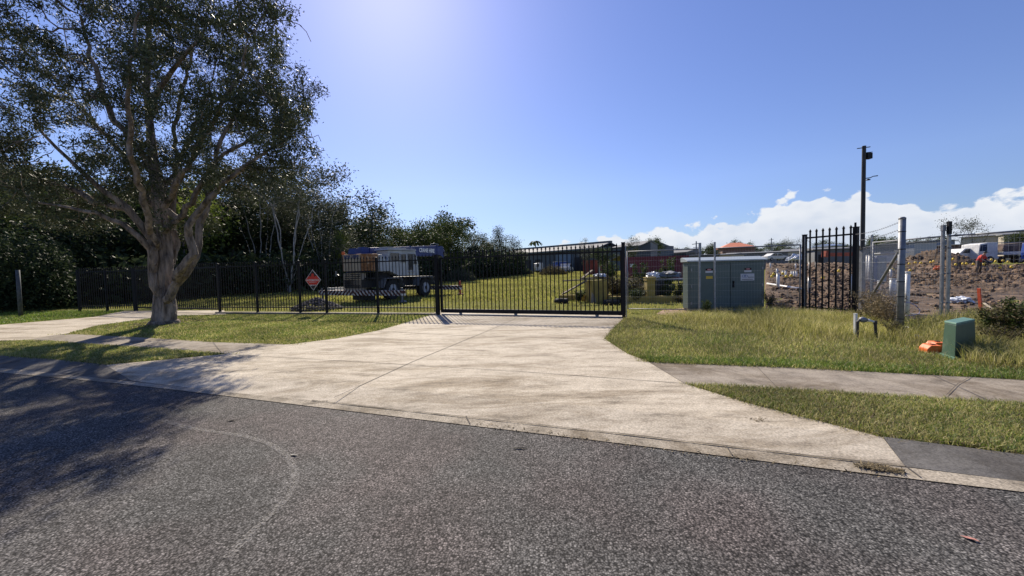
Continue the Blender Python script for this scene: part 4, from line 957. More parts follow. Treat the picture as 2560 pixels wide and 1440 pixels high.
# thick post, brace, barbed wire, chain mesh
tp = G(2250, 840); th = AT(2254, 546, tp.y).z
t = T('corner_post', 'thick round galvanised strainer post with diagonal brace and barbed wire', 'post', tp)
mb = MB(); mb.tube([(0, 0, 0), (0, 0, th)], .056, 16); mb.lathe((0, 0, th), [(.058, -.02), (.058, .01), (.03, .03)], 16); mb.build('shaft', m_galvd, t, smooth=True)
for z in (.35, .8, 1.1, 1.45, 1.75, 2.1): mb = MB(); mb.lathe((0, 0, z), [(.060, -.008), (.060, .008)], 14); mb.build('wire_tie', m_black, t)
bt = AT(2248, 628, tp.y+.03)-tp; bb = AT(2153, 783, 10.9)-tp; bb.z = max(bb.z, .05)
mb = MB(); mb.tube([bt, bb], .028, 10); mb.box(bt+Vector((-.01, .01, 0)), (.08, .08, .05)); mb.build('brace', m_galvd, t)
def barbed(a, b, sag, lab):
    mb = MB(a); pts_ = []
    for k in range(25):
        u = k/24; p = a.lerp(b, u); p.z -= sag*math.sin(math.pi*u); pts_.append(p)
    mb.tube(pts_, .0035, 4, False)
    for k in range(1, 24): p = pts_[k]; mb.bar(p+Vector((-.012, 0, -.015)), p+Vector((.012, .01, .015)), .003); mb.bar(p+Vector((.012, 0, -.015)), p+Vector((-.012, .01, .015)), .003)
    o = T('barbed_wire', lab, 'wire', a); mb.build('strand', m_galvd, o)
barbed(AT(2250, 555, tp.y), AT(2137, 586, 10.3), .05, 'uppermost barbed wire from thick post towards the security gate')
barbed(AT(2250, 574, tp.y), AT(2140, 602, 10.4), .04, 'lower barbed wire strand below the uppermost one')
cl_ = T('chain_link_panel', 'chain link mesh stretched between camera pole and thick galvanised post', 'fence', tp)
A, B = Vector((tp.x, tp.y, 0)), Vector((pp.x, pp.y, 0)); mb = MB(tp); Lw = (B-A).length
for z in (.15, .6, 1.05, 1.5, 1.95): mb.tube([A+Vector((0, 0, z)), B+Vector((0, 0, z))], .003, 3, False)
st = .095
n = int((Lw+1.9)/st)
for k in range(n):
    for s_ in (1, -1):
        u0_ = k*st - (1.85 if s_ > 0 else 0); za, zb = .1, 1.95
        ua, ub = (u0_, u0_+1.85) if s_ > 0 else (u0_, u0_-1.85)
        pa, pb = (ua, za), (ub, zb)
        if min(ua, ub) > Lw or max(ua, ub) < 0: continue
        def clip(p, q):
            for lim, sg_ in ((0, 1), (Lw, -1)):
                if (p[0]-lim)*sg_ < 0: t_ = (lim-p[0])/(q[0]-p[0]); p = (lim, p[1]+(q[1]-p[1])*t_)
                if (q[0]-lim)*sg_ < 0: t_ = (lim-p[0])/(q[0]-p[0]); q = (lim, p[1]+(q[1]-p[1])*t_)
            return p, q
        pa, pb = clip(pa, pb); d_ = (B-A)/Lw
        mb.tube([A+d_*pa[0]+Vector((0, 0, pa[1])), A+d_*pb[0]+Vector((0, 0, pb[1]))], .0017, 3, False)
mb.build('wire_mesh', m_wire, cl_)

# ------------------------------------------------------------------ verge furniture
N_, L_, R_ = G(2387, 899), G(2353, 888), G(2441, 882)
gp = T('green_pillar', 'low green tapered utility pillar box standing in the long grass', 'utility box', N_)
Fr = L_+R_-N_; cen = (L_+R_)/2; mb = MB(N_); hp = .52
bs = [N_, R_, Fr, L_]; tpv = [cen+(p-cen)*.86+Vector((0, 0, hp)) for p in bs]
mb.add(bs+tpv, [(0, 1, 5, 4), (1, 2, 6, 5), (2, 3, 7, 6), (3, 0, 4, 7), (4, 5, 6, 7)]); mb.build('body', m_green, gp, bevel=.012)
mb = MB(N_); lidv = [cen+(p-cen)*.89+Vector((0, 0, hp)) for p in bs]; mb.add(lidv+[v+Vector((0, 0, .03)) for v in [cen+(p-cen)*.87+Vector((0, 0, hp)) for p in bs]], [(3, 2, 1, 0), (0, 1, 5, 4), (1, 2, 6, 5), (2, 3, 7, 6), (3, 0, 4, 7), (4, 5, 6, 7)]); mb.build('lid', m_greent, gp, bevel=.006)
mb = MB(N_); fv = [cen+(p-cen)*1.10 for p in bs]; mb.add(fv+[v+Vector((0, 0, .035)) for v in fv], [(3, 2, 1, 0), (0, 1, 5, 4), (1, 2, 6, 5), (2, 3, 7, 6), (3, 0, 4, 7), (4, 5, 6, 7)]); mb.build('base_flange', m_greent, gp)
for x, y, w, lab in ((2331, 881, .24, 'orange plastic fence foot lying left of the green pillar'), (2343, 873, .22, 'second orange fence foot partly behind the green pillar')):
    p = G(x, y); t = T('fence_foot', lab, 'fence foot', p, rad(-20)); mb = MB(); mb.prism([(-w/2, 0), (w/2, 0), (w/2, .07), (w*.3, .13), (-w*.3, .13), (-w/2, .07)], -.11, .11); mb.build('block', m_orange, t, bevel=.012)
    mb = MB(); mb.box((0, 0, .135), (.05, .05, .012)); mb.build('socket', m_dark, t)
t = T('water_meter_pipe', 'black backflow valve pipe standing beside a short white marker post', 'pipe', (c_ := G(2168, 848)))
pw = lambda x, y: AT(x, y, c_.y)-c_
m_bp = M('dark_pipe', (.03, .028, .027), .6, .3, 8)
mb = MB(); mb.tube([pw(2144, 850), pw(2144, 804), pw(2150, 800)], .024, 10); mb.build('riser', m_bp, t)
mb = MB(); mb.tube([pw(2190, 850), pw(2188, 806)], .026, 10); mb.lathe(pw(2188, 806), [(.034, -.03), (.034, .03)], 10); mb.build('riser', m_bp, t)
mb = MB(); mb.tube([pw(2150, 799), pw(2156, 799), pw(2160, 800), pw(2168, 800)], [.040, .056, .054, .030], 14); mb.build('valve', m_galvd, t, smooth=True)
mb = MB(); mb.tube([pw(2166, 800), pw(2188, 805)], .02, 10); mb.lathe(pw(2172, 801), [(.03, -.012), (.03, .012)], 10, 'X'); mb.build('white_coupling', m_pvc, t)
p = fl(2140, 7.7); hh_ = AT(2140, 785, 7.7).z; mb = MB(p); mb.box((p.x, p.y, hh_/2), (.045, .045, hh_)); mb.box((p.x, p.y, hh_+.006), (.05, .05, .012)); tag(mb.build('marker_post', m_pvc), 'short square white marker post beside the black valve', 'marker post').location = p
gp_ = 'white pipes on the ground behind the thick post'
for a, b, lab in (((2266, 817), (2293, 825), 'short white pipe at the foot of the thick post'), ((2299, 827), (2352, 841), 'longer white pipe running to the green pillar'), ((2259, 838), (2281, 834), 'white pipe stub attached to the purple fitting')):
    p, q = G(*a, .05), G(*b, .05); mb = MB(p); mb.tube([p, q], .018, 10); o = mb.build('white_pipe', m_pvc, smooth=True); o.location = p; tag(o, lab, 'pipe', gp_)
m_pur = M('lilac_plastic', (.42, .38, .55), .4, .1)
p = G(2290, 850); t = T('hose_fitting', 'lilac tap fitting on a small riser left of the orange feet', 'tap', p); q = lambda x, y: AT(x, y, p.y)-p
mb = MB(); mb.tube([q(2284, 839), q(2290, 841), q(2298, 843)], [.03, .034, .03], 12); mb.lathe(q(2291, 841), [(.036, -.012), (.036, .012)], 12, 'X'); mb.build('collar', m_pur, t)
mb = MB(); mb.tube([q(2300, 843), q(2310, 842)], .02, 8); mb.tube([q(2303, 845), q(2300, 856), q(2297, 862)], .012, 8); mb.build('spout', m_pur, t)
mb = MB(); h0 = [AT(x, y, 8.6) for x, y in ((2262, 755), (2275, 757), (2290, 764), (2300, 776), (2298, 784), (2282, 788), (2264, 789))]; mb.off = h0[0]; mb.tube(h0, .011, 6); o = mb.build('hose', m_pur, smooth=True); o.location = h0[0]; tag(o, 'pale hose looping behind the thick galvanised post', 'hose')
# orange stake, bag, broken board
p = SITE(2454, 792); q = AT(2447, 721, p.y); t = T('marker_stake', 'orange painted wooden stake leaning in the dirt', 'stake', p); mb = MB(); mb.bar((0, 0, -.05), q-p, .065, .03); mb.build('stake', M('orange_paint', (.62, .09, .03), .6, .15, 8), t)
def lumpy(name, loc, sx, sy, sz, mat, lab, cat, rz=0, seed=0, group=None):
    bm = bmesh.new(); bmesh.ops.create_icosphere(bm, subdivisions=4, radius=1)
    for v in bm.verts:
        n = noise.noise(v.co*1.7+Vector((seed, 0, 0)))*.5+noise.noise(v.co*4.5+Vector((seed, 1, 0)))*.3+abs(noise.noise(v.co*9+Vector((seed, 4, 0))))*.15; v.co *= 1+n
        v.co.x *= sx; v.co.y *= sy; v.co.z = max(v.co.z, -.35)*sz
    me = bpy.data.meshes.new(name); bm.to_mesh(me); bm.free(); me.materials.append(mat); o = bpy.data.objects.new(name, me); COL.objects.link(o); o.location = loc; o.rotation_euler = (0, 0, rz); tag(o, lab, cat, group); return o
m_sheet = M('plastic_sheet', (.62, .65, .70), .4, .2, 4)
p = SITE(2402, 757); lumpy('plastic_sheet', p+Vector((0, 0, .06)), .42, .26, .13, m_sheet, 'crumpled white plastic sheet lying on the brown dirt', 'plastic sheet', .5, 3)
a, b = SITE(2460, 766), SITE(2512, 800); mb = MB(a); mb.bar(a+Vector((0, 0, .10)), b+Vector((0, 0, .05)), .05, .025); o = mb.build('timber_offcut', M('pale_timber', (.5, .42, .3), .8, .4, 6)); o.location = a; tag(o, 'pale broken timber length right of the orange stake', 'timber')
lumpy('plastic_sheet', SITE(2500, 797)+Vector((0, 0, .04)), .16, .10, .08, m_sheet, 'torn pale plastic at the end of the broken timber', 'plastic sheet', .2, 8)

# pipes standing in the site
gpi = 'white pipe stubs standing upright in the dirt'
pl = [(1945, 684, 721, 7), (1943, 672, 684, 5), (1957, 677, 694, 4), (1964, 677, 695, 4), (1979, 678, 695, 4), (1985, 678, 694, 4), (1991, 678, 694, 4), (1926, 657, 671, 3), (1989, 659, 673, 3), (2023, 693, 732, 6), (2024, 655, 678, 4), (2040, 655, 674, 4), (2128, 687, 733, 8), (2167, 638, 702, 5), (2174, 638, 703, 6), (2231, 697, 735, 12), (2242, 698, 735, 5), (2227, 672, 698, 5), (2267, 680, 800, 10), (2150, 662, 690, 4), (2197, 702, 722, 5)]
for i, (x, y0, y1, w) in enumerate(pl):
    p = SITE(x, y1); h = AT(x, y0, p.y).z-p.z; r_ = w*p.y/960/2
    mb = MB(); mb.tube([(0, 0, -.1), (0, 0, h)], r_, 12); mb.lathe((0, 0, h-.04), [(r_*1.12, 0), (r_*1.12, .05)], 12)
    lab = {0: 'tallest white pipe stub just right of the cabinet', 12: 'white pipe stub against the right black gate post', 18: 'large white pipe right behind the thick galvanised post', 13: 'left one of two tall white posts beside the grey box', 14: 'right one of two tall white posts beside the grey box', 15: 'wide pale pipe stub in front of the brace', 9: 'white pipe seen between the first security gate bars'}.get(i)
    if not lab: lab = 'slim white pipe stub among the clods, near the yellow caps'; g_ = gpi
    o = mb.build('pipe_stub', m_pvc, smooth=True); o.location = p; tag(o, lab, 'pipe', gpi)
p = SITE(2194, 704); h = AT(2194, 640, p.y).z-p.z; t = T('site_cabinet', 'pale grey upright box behind the chain link mesh', 'cabinet', p); mb = MB(); mb.box((0, 0, h/2), (25*p.y/960, .5, h)); mb.build('housing', M('pale_grey', (.34, .36, .42), .6, .1), t, bevel=.02); mb = MB(); mb.box((0, -.26, h/2), (21*p.y/960, .02, h*.85)); mb.build('door', m_galv, t)
caps = [(1934, 686), (1957, 685), (1966, 692), (1978, 690), (1930, 692), (2097, 678), (2057, 695), (2213, 669), (2232, 674), (2248, 671), (2263, 668), (2273, 660), (2275, 677), (2288, 657), (2302, 658), (2327, 656), (2334, 654), (2376, 650), (2383, 648), (2389, 662), (2407, 660), (2416, 660), (2433, 661), (2445, 662), (2458, 662), (2478, 650), (2489, 654), (2500, 669), (2507, 652), (2528, 668), (2520, 655), (2370, 662)]
proto = None
for x, y in caps:
    p = SITE(x, y+14); zc = AT(x, y, p.y).z
    if proto is None:
        proto = T('capped_bar', 'upright steel bar with a yellow safety cap in the dirt', 'safety cap', (0, 0, 0), 0, 'yellow capped bars marking the dig')
        mb = MB(); mb.lathe((0, 0, -.05), [(.05, 0), (.11, .02), (.12, .07), (.09, .13), (.02, .16)], 10); mb.build('cap', m_ycap, proto, smooth=True)
        mb = MB(); mb.tube([(0, 0, -1.2), (0, 0, -.03)], .012, 6); mb.build('bar', m_galvd, proto); o = proto
    else: o = copy_tree(proto)
    o.location = (p.x, p.y, zc); s_ = .75+p.y/60; o.scale = (s_*.62, s_*.62, s_*.95)
lumpy('safety_mesh', SITE(2345, 676)+Vector((0, 0, .15)), .32, .2, .25, m_orange, 'scrunched orange safety mesh on the dirt slope', 'mesh', 0, 5)
# white trench edging
a, b = SITE(1918, 714), SITE(2002, 727); mb = MB(a); mb.tube([a+Vector((0, 0, .12)), a.lerp(b, .5)+Vector((0, 0, .10)), b+Vector((0, 0, .1))], .05, 8); o = mb.build('drain_pipe', m_pvc, smooth=True); o.location = a; tag(o, 'white drain pipe lying across the dirt beside the cabinet', 'pipe')

# person in red ---------------------------------------------------------------
pf = SITE(2446, 682); ps = (AT(2446, 631, pf.y).z-pf.z)/1.62
per = T('person', 'worker in red shirt and dark cap bending forward on the dirt bank', 'person', pf, rad(200)); per.scale = (ps,)*3
J = {'pel': (0, 0, .92), 'ch': (0, .16, 1.24), 'nk': (0, .26, 1.42), 'hd': (0, .33, 1.53), 'ht': (0, .35, 1.62), 'ls': (-.19, .22, 1.36), 'le': (-.30, .30, 1.12), 'lw': (-.22, .46, .96), 'rs': (.19, .22, 1.36), 're': (.32, .24, 1.10), 'rw': (.25, .42, .92),
     'lh': (-.11, 0, .88), 'lk': (-.17, .08, .50), 'lf': (-.19, .0, .08), 'lt': (-.20, .16, .04), 'rh': (.11, 0, .88), 'rk': (.15, .02, .50), 'rf': (.17, -.10, .08), 'rt': (.18, .06, .04)}
E_ = [('pel', 'ch'), ('ch', 'nk'), ('nk', 'hd'), ('hd', 'ht'), ('ch', 'ls'), ('ls', 'le'), ('le', 'lw'), ('ch', 'rs'), ('rs', 're'), ('re', 'rw'), ('pel', 'lh'), ('lh', 'lk'), ('lk', 'lf'), ('lf', 'lt'), ('pel', 'rh'), ('rh', 'rk'), ('rk', 'rf'), ('rf', 'rt')]
RD = dict(pel=.14, ch=.15, nk=.06, hd=.10, ht=.07, ls=.07, le=.045, lw=.035, rs=.07, re=.045, rw=.035, lh=.09, lk=.06, lf=.045, lt=.035, rh=.09, rk=.06, rf=.045, rt=.035)
ks = list(J); me = bpy.data.meshes.new('body')
vs = [J[k] for k in ks]; es = [(ks.index(a), ks.index(b)) for a, b in E_]; rs_ = [RD[k] for k in ks]
for wk, sx_ in (('lw', -1), ('rw', 1)):     # fingers and thumb as their own chains off the wrist
    w = Vector(J[wk]); wi = ks.index(wk)
    for f_ in range(5):
        a_ = w+Vector((sx_*(f_-2)*.018, .05, -.03)); b_ = a_+Vector((sx_*(f_-2)*.006, .035 if f_ else .01, -.045)); vs += [a_, b_]; rs_ += [.010, .008]; es += [(wi, len(vs)-2), (len(vs)-2, len(vs)-1)]
me.from_pydata([tuple(v) for v in vs], es, []); me.materials.append(M('skin', (.45, .28, .2), .6, .1))
bo = bpy.data.objects.new('body', me); COL.objects.link(bo); bo.parent = per
sm = bo.modifiers.new('skin', 'SKIN')
for i, v in enumerate(me.skin_vertices[0].data if me.skin_vertices else []): v.radius = (rs_[i],)*2
if not me.skin_vertices:
    bm = bmesh.new(); bm.from_mesh(me); ly = bm.verts.layers.skin.verify()
    for i, v in enumerate(bm.verts): v[ly].radius = (rs_[i],)*2; v[ly].use_root = (i == 0)
    bm.to_mesh(me); bm.free()
bo.modifiers.new('sub', 'SUBSURF').levels = 1
def jt(ch_, k=1.3): return [J[c] for c in ch_], [RD[c]*k for c in ch_]
mb = MB(); mb.tube([J['pel'], (0, .08, 1.08), J['ch'], (0, .23, 1.38)], [.17, .18, .20, .12], 12)
for s_ in ('l', 'r'): p_, q_ = jt((s_+'s', s_+'e')); mb.tube([J['ch']]+p_, [.12]+[.09, .065], 8)
mb.build('shirt', M('red_shirt', (.60, .05, .03), .8, .2, 6), per, smooth=True)
mb = MB()
for s_ in ('l', 'r'): mb.tube([(0, 0, .96), J[s_+'h'], J[s_+'k'], J[s_+'f']], [.15, .125, .085, .065], 10)
mb.build('trousers', M('work_trousers', (.13, .10, .075), .9, .3, 5), per, smooth=True)
mb = MB(); c_ = Vector(J['hd'])+Vector((0, .02, .05)); mb.lathe(c_, [(.125, 0), (.12, .04), (.09, .09), (.02, .115)], 14); mb.box(c_+Vector((0, .13, .01)), (.17, .13, .015)); mb.build('cap', m_black, per, smooth=True)
for s_ in ('l', 'r'): mb = MB(); mb.tube([J[s_+'f'], J[s_+'t']], [.06, .05], 8); mb.build('boot', m_timber, per)

# ------------------------------------------------------------------ vehicles
def wheel(parent, x, y, r, w=.22, z=None):
    mb = MB(); z = r if z is None else z
    mb.lathe((x, y, z), [(r*.55, -w/2), (r*.93, -w/2), (r, -w*.35), (r, w*.35), (r*.93, w/2), (r*.55, w/2)], 22, 'Y'); wh = mb.build('wheel', m_tyre, parent)
    mb = MB(); mb.lathe((x, y, z), [(r*.56, -w*.46), (r*.56, -w*.53), (r*.5, -w*.53), (r*.46, -w*.50), (r*.2, -w*.56), (r*.2, w*.56), (r*.46, w*.50), (r*.5, w*.53), (r*.56, w*.53), (r*.56, w*.46)], 16, 'Y'); mb.build('rim', m_rim, wh)
def vehicle(name, lab, cat, loc, rz, prof, W_, mat, glass, wheels, r_, extra=None, group=None, scale=1):
    t = T(name, lab, cat, loc, rz, group); t.scale = (scale,)*3
    mb = MB(); mb.prism(prof, -W_/2, W_/2); mb.build('body', mat, t, bevel=.05)
    for g_ in glass:
        mb = MB(); mb.prism(g_, -W_/2-.012, W_/2+.012); mb.build('window', m_glass, t)
    for x in wheels:
        for y in (-W_/2+.08, W_/2-.08): wheel(t, x, y, r_)
    if extra: extra(t)
    return t
def on(x, y, D): p = AT(x, y, D); return p
ute = [(-2.5, .45), (2.4, .45), (2.5, .7), (2.35, 1.0), (1.2, 1.12), (.6, 1.72), (-.9, 1.75), (-1.05, 1.15), (-2.5, 1.1)]
uteg = [[(.95, 1.15), (.52, 1.62), (.1, 1.64), (.1, 1.15)], [(0, 1.15), (0, 1.64), (-.8, 1.66), (-.9, 1.15)]]
p = SITE(2405, 657); D = 47
def tray(t):
    mb = MB(); mb.box((-1.7, 0, 1.45), (1.7, 1.8, .65)); mb.build('canopy', m_white, t, bevel=.05)
    for y in (-.7, .7): mb = MB(); mb.box((2.46, y, .78), (.06, .3, .14)); mb.build('headlight', m_glass, t)
def place(x, y, D):
    q = AT(x, y, D)
    if x < 1800: q.z = gz(D)
    return q
vehicle('parked_ute', 'white ute with dark windows parked on the dirt bank', 'ute', place(2405, 657, 47), rad(175), ute, 1.85, m_white, uteg, (-1.5, 1.55), .38, tray)
trk = [(-1.0, .6), (1.15, .6), (1.2, 1.3), (1.05, 2.35), (.2, 2.5), (-.75, 2.5), (-.8, .9)]
def trk_extra(col, rail):
    def f(t):
        mb = MB(); mb.box((-3.2, 0, .75), (6.0, .9, .25)); mb.build('chassis', m_dark, t)
        mb = MB(); mb.box((-3.7, 0, 1.35), (5.0, 2.1, .55)); mb.build('tray', m_white, t)
        mb = MB(); mb.prism([(-6.1, 1.62), (-1.3, 1.62), (-1.5, 2.4), (-3.7, 2.65), (-5.9, 2.4)], -.95, .95); mb.build('load_cover', col, t, bevel=.05)
        for k in range(5): mb = MB(); mb.tube([(-1.3-k*1.15, -1.05, 1.6), (-1.3-k*1.15, -1.05, 2.4)], .035, 6); mb.build('stake', m_galv, t)
        if rail: mb = MB(); mb.tube([(-1.3, -1.05, 2.35), (-6.1, -1.05, 2.35)], .04, 6); mb.build('rail', m_galv, t)
        for y in (-.8, .8): mb = MB(); mb.box((1.19, y, .95), (.05, .25, .15)); mb.build('headlight', m_glass, t)
    return f
tg = [[(1.12, 1.5), (1.0, 2.2), (.35, 2.3), (.35, 1.5)]]
vehicle('flatbed_truck', 'white flatbed truck with covered rusty load behind the worker', 'truck', place(2450, 660, 46), rad(172), [(-x, z) for x, z in trk], 2.1, m_white, [[(-x, z) for x, z in tg[0]]], (0, 3.2, 4.6), .45, None)
t = bpy.data.objects['flatbed_truck']
mb = MB(); mb.box((3.2, 0, .75), (6.0, .9, .25)); mb.build('chassis', m_dark, t)
mb = MB(); mb.box((3.9, 0, 1.2), (5.2, 2.2, .35)); mb.build('tray', m_white, t)
mb = MB(); mb.prism([(1.4, 1.42), (6.4, 1.42), (6.2, 2.25), (3.9, 2.4), (1.6, 2.25)], -.9, .9); mb.build('load_cover', M('rusty_load', (.16, .11, .09), .9, .4, 2), t, bevel=.05)
for k in range(6): mb = MB(); mb.tube([(1.4+k, 1.1, 1.4), (1.4+k, 1.1, 2.5)], .04, 6); mb.build('stake', m_galv, t)
mb = MB(); mb.tube([(1.2, 1.1, 2.5), (6.5, 1.1, 2.5)], .05, 6); mb.build('top_rail', m_galv, t)
t.rotation_euler.z = rad(188)
t.rotation_euler.z = rad(-6)
m_blue = M('blue_paint', (.03, .09, .38), .45, .15, 3)
vehicle('blue_truck', 'blue truck cut off by the right edge of the picture', 'truck', place(2610, 660, 42), 0, trk, 2.2, m_blue, tg, (0,), .48, trk_extra(m_galvd, False)).rotation_euler.z = rad(185)
car = [(-2.2, .35), (2.2, .35), (2.25, .6), (1.9, .82), (1.1, .92), (.45, 1.38), (-1.0, 1.42), (-1.7, .98), (-2.2, .9)]
carg = [[(.95, .93), (.4, 1.32), (-.2, 1.35), (-.2, .93)], [(-.3, .93), (-.3, 1.35), (-.95, 1.35), (-1.5, .95)]]
vehicle('parked_car', 'small white car parked beyond the dirt before the grey shed', 'car', place(1938, 652, 62), rad(5), car, 1.75, m_white, carg, (-1.4, 1.35), .32, scale=.85)
lumpy('covered_boat', place(1989, 647, 56), 1.0, .8, .55, m_sheet, 'silver covered boat or machine above the dirt bank', 'boat', 0, 12)
vehicle('small_truck', 'little white truck parked before the long shed', 'truck', place(1347, 676, 84), rad(200), trk, 2.0, m_white, tg, (0,), .42, None, scale=.85)
t = T('shipping_container', 'bright blue container in front of the long shed', 'container', place(1401, 672, 90), rad(8)); mb = MB(); mb.box((0, 0, 1.15), (2.9, 2.2, 2.3)); mb.build('shell', m_blue, t, bevel=.03); mb = MB(); mb.box((0, 0, 2.34), (3.0, 2.3, .1)); mb.build('roof_rim', m_white, t)
for z in (.0,): mb = MB(); [mb.box((-1.3+k*.26, -1.12, 1.1), (.08, .05, 2.0)) for k in range(11)]; mb.build('ribs', m_blue, t)
vehicle('white_ute', 'white ute parked in front of the blue container', 'ute', place(1416, 679, 76), rad(70), ute, 1.85, m_white, uteg, (-1.5, 1.55), .38)

# ------------------------------------------------------------------ mobile crane
cr0 = Vector((-8.55, 21.4, 0)); crane = T('mobile_crane', 'old white and rusty mobile crane with blue boom behind the black fence', 'crane', cr0, rad(65))
m_cw = M('crane_white', (.42, .43, .44), .5, .12, 2, dirt=((.28, .2, .14), 2.5, .6, .2))  # crane white and blue are lowered to carry the dim light around it
m_rust = M('rusty_panel', (.36, .16, .06), .8, .4, 3, dirt=((.5, .42, .32), 3, .5, .2))
m_cream = M('stained_cream', (.42, .35, .27), .7, .2, 2, dirt=((.3, .12, .05), 2.2, .58, .12))
m_cblue = M('crane_blue', (.02, .04, .17), .5, .25, 2)
def striped():
    m = bpy.data.materials.new('hazard_stripes'); m.use_nodes = True; t = m.node_tree; b = t.nodes['Principled BSDF']; lk = t.links.new
    tcn = t.nodes.new('ShaderNodeTexCoord'); sx = t.nodes.new('ShaderNodeSeparateXYZ'); lk(tcn.outputs['Object'], sx.inputs[0])
    ab = t.nodes.new('ShaderNodeMath'); ab.operation = 'ABSOLUTE'; lk(sx.outputs[1], ab.inputs[0])
    a = t.nodes.new('ShaderNodeMath'); a.operation = 'MULTIPLY_ADD'; lk(ab.outputs[0], a.inputs[0]); a.inputs[1].default_value = 1; lk(sx.outputs[2], a.inputs[2])
    w = t.nodes.new('ShaderNodeMath'); w.operation = 'MULTIPLY'; lk(a.outputs[0], w.inputs[0]); w.inputs[1].default_value = 3.6
    fr = t.nodes.new('ShaderNodeMath'); fr.operation = 'FRACT'; lk(w.outputs[0], fr.inputs[0]); gt = t.nodes.new('ShaderNodeMath'); gt.operation = 'GREATER_THAN'; lk(fr.outputs[0], gt.inputs[0]); gt.inputs[1].default_value = .55
    mm = t.nodes.new('ShaderNodeMix'); mm.data_type = 'RGBA'; lk(gt.outputs[0], mm.inputs['Factor']); mm.inputs['A'].default_value = (.10, .025, .02, 1); mm.inputs['B'].default_value = (.62, .58, .54, 1); lk(mm.outputs['Result'], b.inputs['Base Color']); b.inputs['Roughness'].default_value = .7
    return m
m_str = striped()
def cp(name, mb, mat, parent=crane, **k): return mb.build(name, mat, parent, **k)
mb = MB(); mb.box((3.0, 0, 1.02), (6.6, 1.5, .45)); mb.box((3.0, 0, 1.3), (6.2, 2.2, .06)); cp('chassis', mb, m_dark)
for x in (1.35, 4.35):
    for y in (-1.08, 1.08): wheel(crane, x, y, .60, .36, .60)
    mb = MB(); mb.tube([(x, -.9, .6), (x, .9, .6)], .08, 8); cp('axle', mb, m_dark)
    mb = MB(); [mb.bar(a, b, .5, .03) for a, b in (((x-.85, -1.12, .75), (x-.62, -1.12, 1.25)), ((x-.62, -1.12, 1.27), (x+.62, -1.12, 1.27)), ((x+.62, -1.12, 1.25), (x+.85, -1.12, .75)))]; cp('mudguard', mb, m_galvd)
mb = MB(); mb.box((-.15, .1, 1.12), (.3, 1.35, .95)); lk_ = cp('rear_locker', mb, m_cream)
mb = MB(); [mb.box((-.31, .1+dy, z), (.02, .34, .05)) for z in (.80, .90, 1.32, 1.42, 1.52) for dy in (-.42, 0, .42)]; mb.build('louvres', m_dark, lk_)
mb = MB(); mb.box((-.25, -.35, .52), (.32, 6.1, .28)); ob = cp('outrigger_beam', mb, m_str)
mb = MB(); mb.box((5.7, -.3, .52), (.30, 5.6, .28)); ob = cp('outrigger_beam', mb, m_str)
for x, y in ((-.25, 2.6), (-.25, -3.3), (5.7, -3.0), (5.7, 2.4)):
    mb = MB(); mb.tube([(x, y, .12), (x, y, .80 if x < 0 else .95)], .06, 10); mb.lathe((x, y, .05), [(.22, 0), (.22, .05), (.08, .09)], 12); cp('jack', mb, m_red if x > 0 else m_galvd)
mb = MB(); mb.box((-.05, -.45, .30), (.35, 1.3, .36)); cp('rear_axle_box', mb, m_dark)
mb = MB(); mb.lathe((1.6, 0, 1.3), [(.8, 0), (.8, .3)], 24); cp('turntable', mb, m_dark)
mb = MB(); mb.prism([(-.38, -.62), (-.38, .62), (-.05, 1.12), (.35, 1.12), (.35, -1.18), (-.05, -1.18)], 1.72, 2.64, 'XY'); cw = cp('counterweight', mb, m_rust, bevel=.04)
mb = MB(); mb.box((-.395, 0, 2.16), (.03, 1.22, .88)); fp = mb.build('rear_panel', m_cream, cw)
text_mesh('lettering', 'FOR HIRE', .27, m_cblue, cw, (-.418, 0, 2.47), (rad(90), 0, rad(-90)), .95, .01)
mb = MB(); mb.box((1.1, .2, 2.0), (1.9, 1.8, .7)); cp('winch_housing', mb, m_cblue)
mb = MB(); mb.prism([(.36, 1.66), (1.15, 1.68), (1.9, 1.40), (3.75, 1.40), (3.72, 2.15), (3.5, 2.90), (1.12, 2.86), (1.06, 2.28), (.85, 2.36), (.6, 2.60), (.36, 2.60)], -1.22, -.30); cb_ = cp('cab', mb, m_cw, bevel=.03)
for g_ in ([(1.2, 2.28), (1.98, 2.28), (1.98, 2.72), (1.24, 2.72)], [(2.12, 2.2), (2.55, 2.2), (2.55, 2.68), (2.12, 2.68)], [(2.75, 1.72), (3.2, 1.72), (3.2, 2.72), (2.75, 2.72)], [(3.28, 2.1), (3.58, 2.1), (3.4, 2.72), (3.28, 2.72)]):
    mb = MB(); mb.prism(g_, -1.232, -1.20); mb.build('window', m_glass, cb_)
    mb = MB(); q_ = g_+[g_[0]]; [mb.bar((a[0], -1.238, a[1]), (b[0], -1.238, b[1]), .03, .02) for a, b in zip(q_, q_[1:])]; mb.build('window_frame', m_galv, cb_)
mb = MB(); mb.prism([(1.0, 2.88), (3.5, 2.92), (3.45, 3.0), (1.05, 2.96)], -1.28, -.25); mb.box((2.0, -.75, 3.03), (1.5, .7, .1)); cp('cab_roof', mb, m_cw)
mb = MB(); mb.tube([(1.1, -1.25, 3.04), (3.4, -1.25, 3.08)], .02, 6); mb.bar((2.7, -1.26, 1.62), (3.3, -1.26, 1.62), .05, .04); mb.build('handrail', m_galv, cb_)
mb = MB(); mb.lathe((-.2, .85, 2.66), [(.09, 0), (.09, .12), (.05, .17)], 12); cp('beacon', mb, m_orange)
mb = MB(); mb.tube([(-.3, 1.35, 1.45), (-.3, 1.35, 1.75)], .04, 8); mb.bar((-.3, 1.15, 1.5), (-.3, 1.35, 1.6), .03); cp('tail_lamp', mb, m_galv)
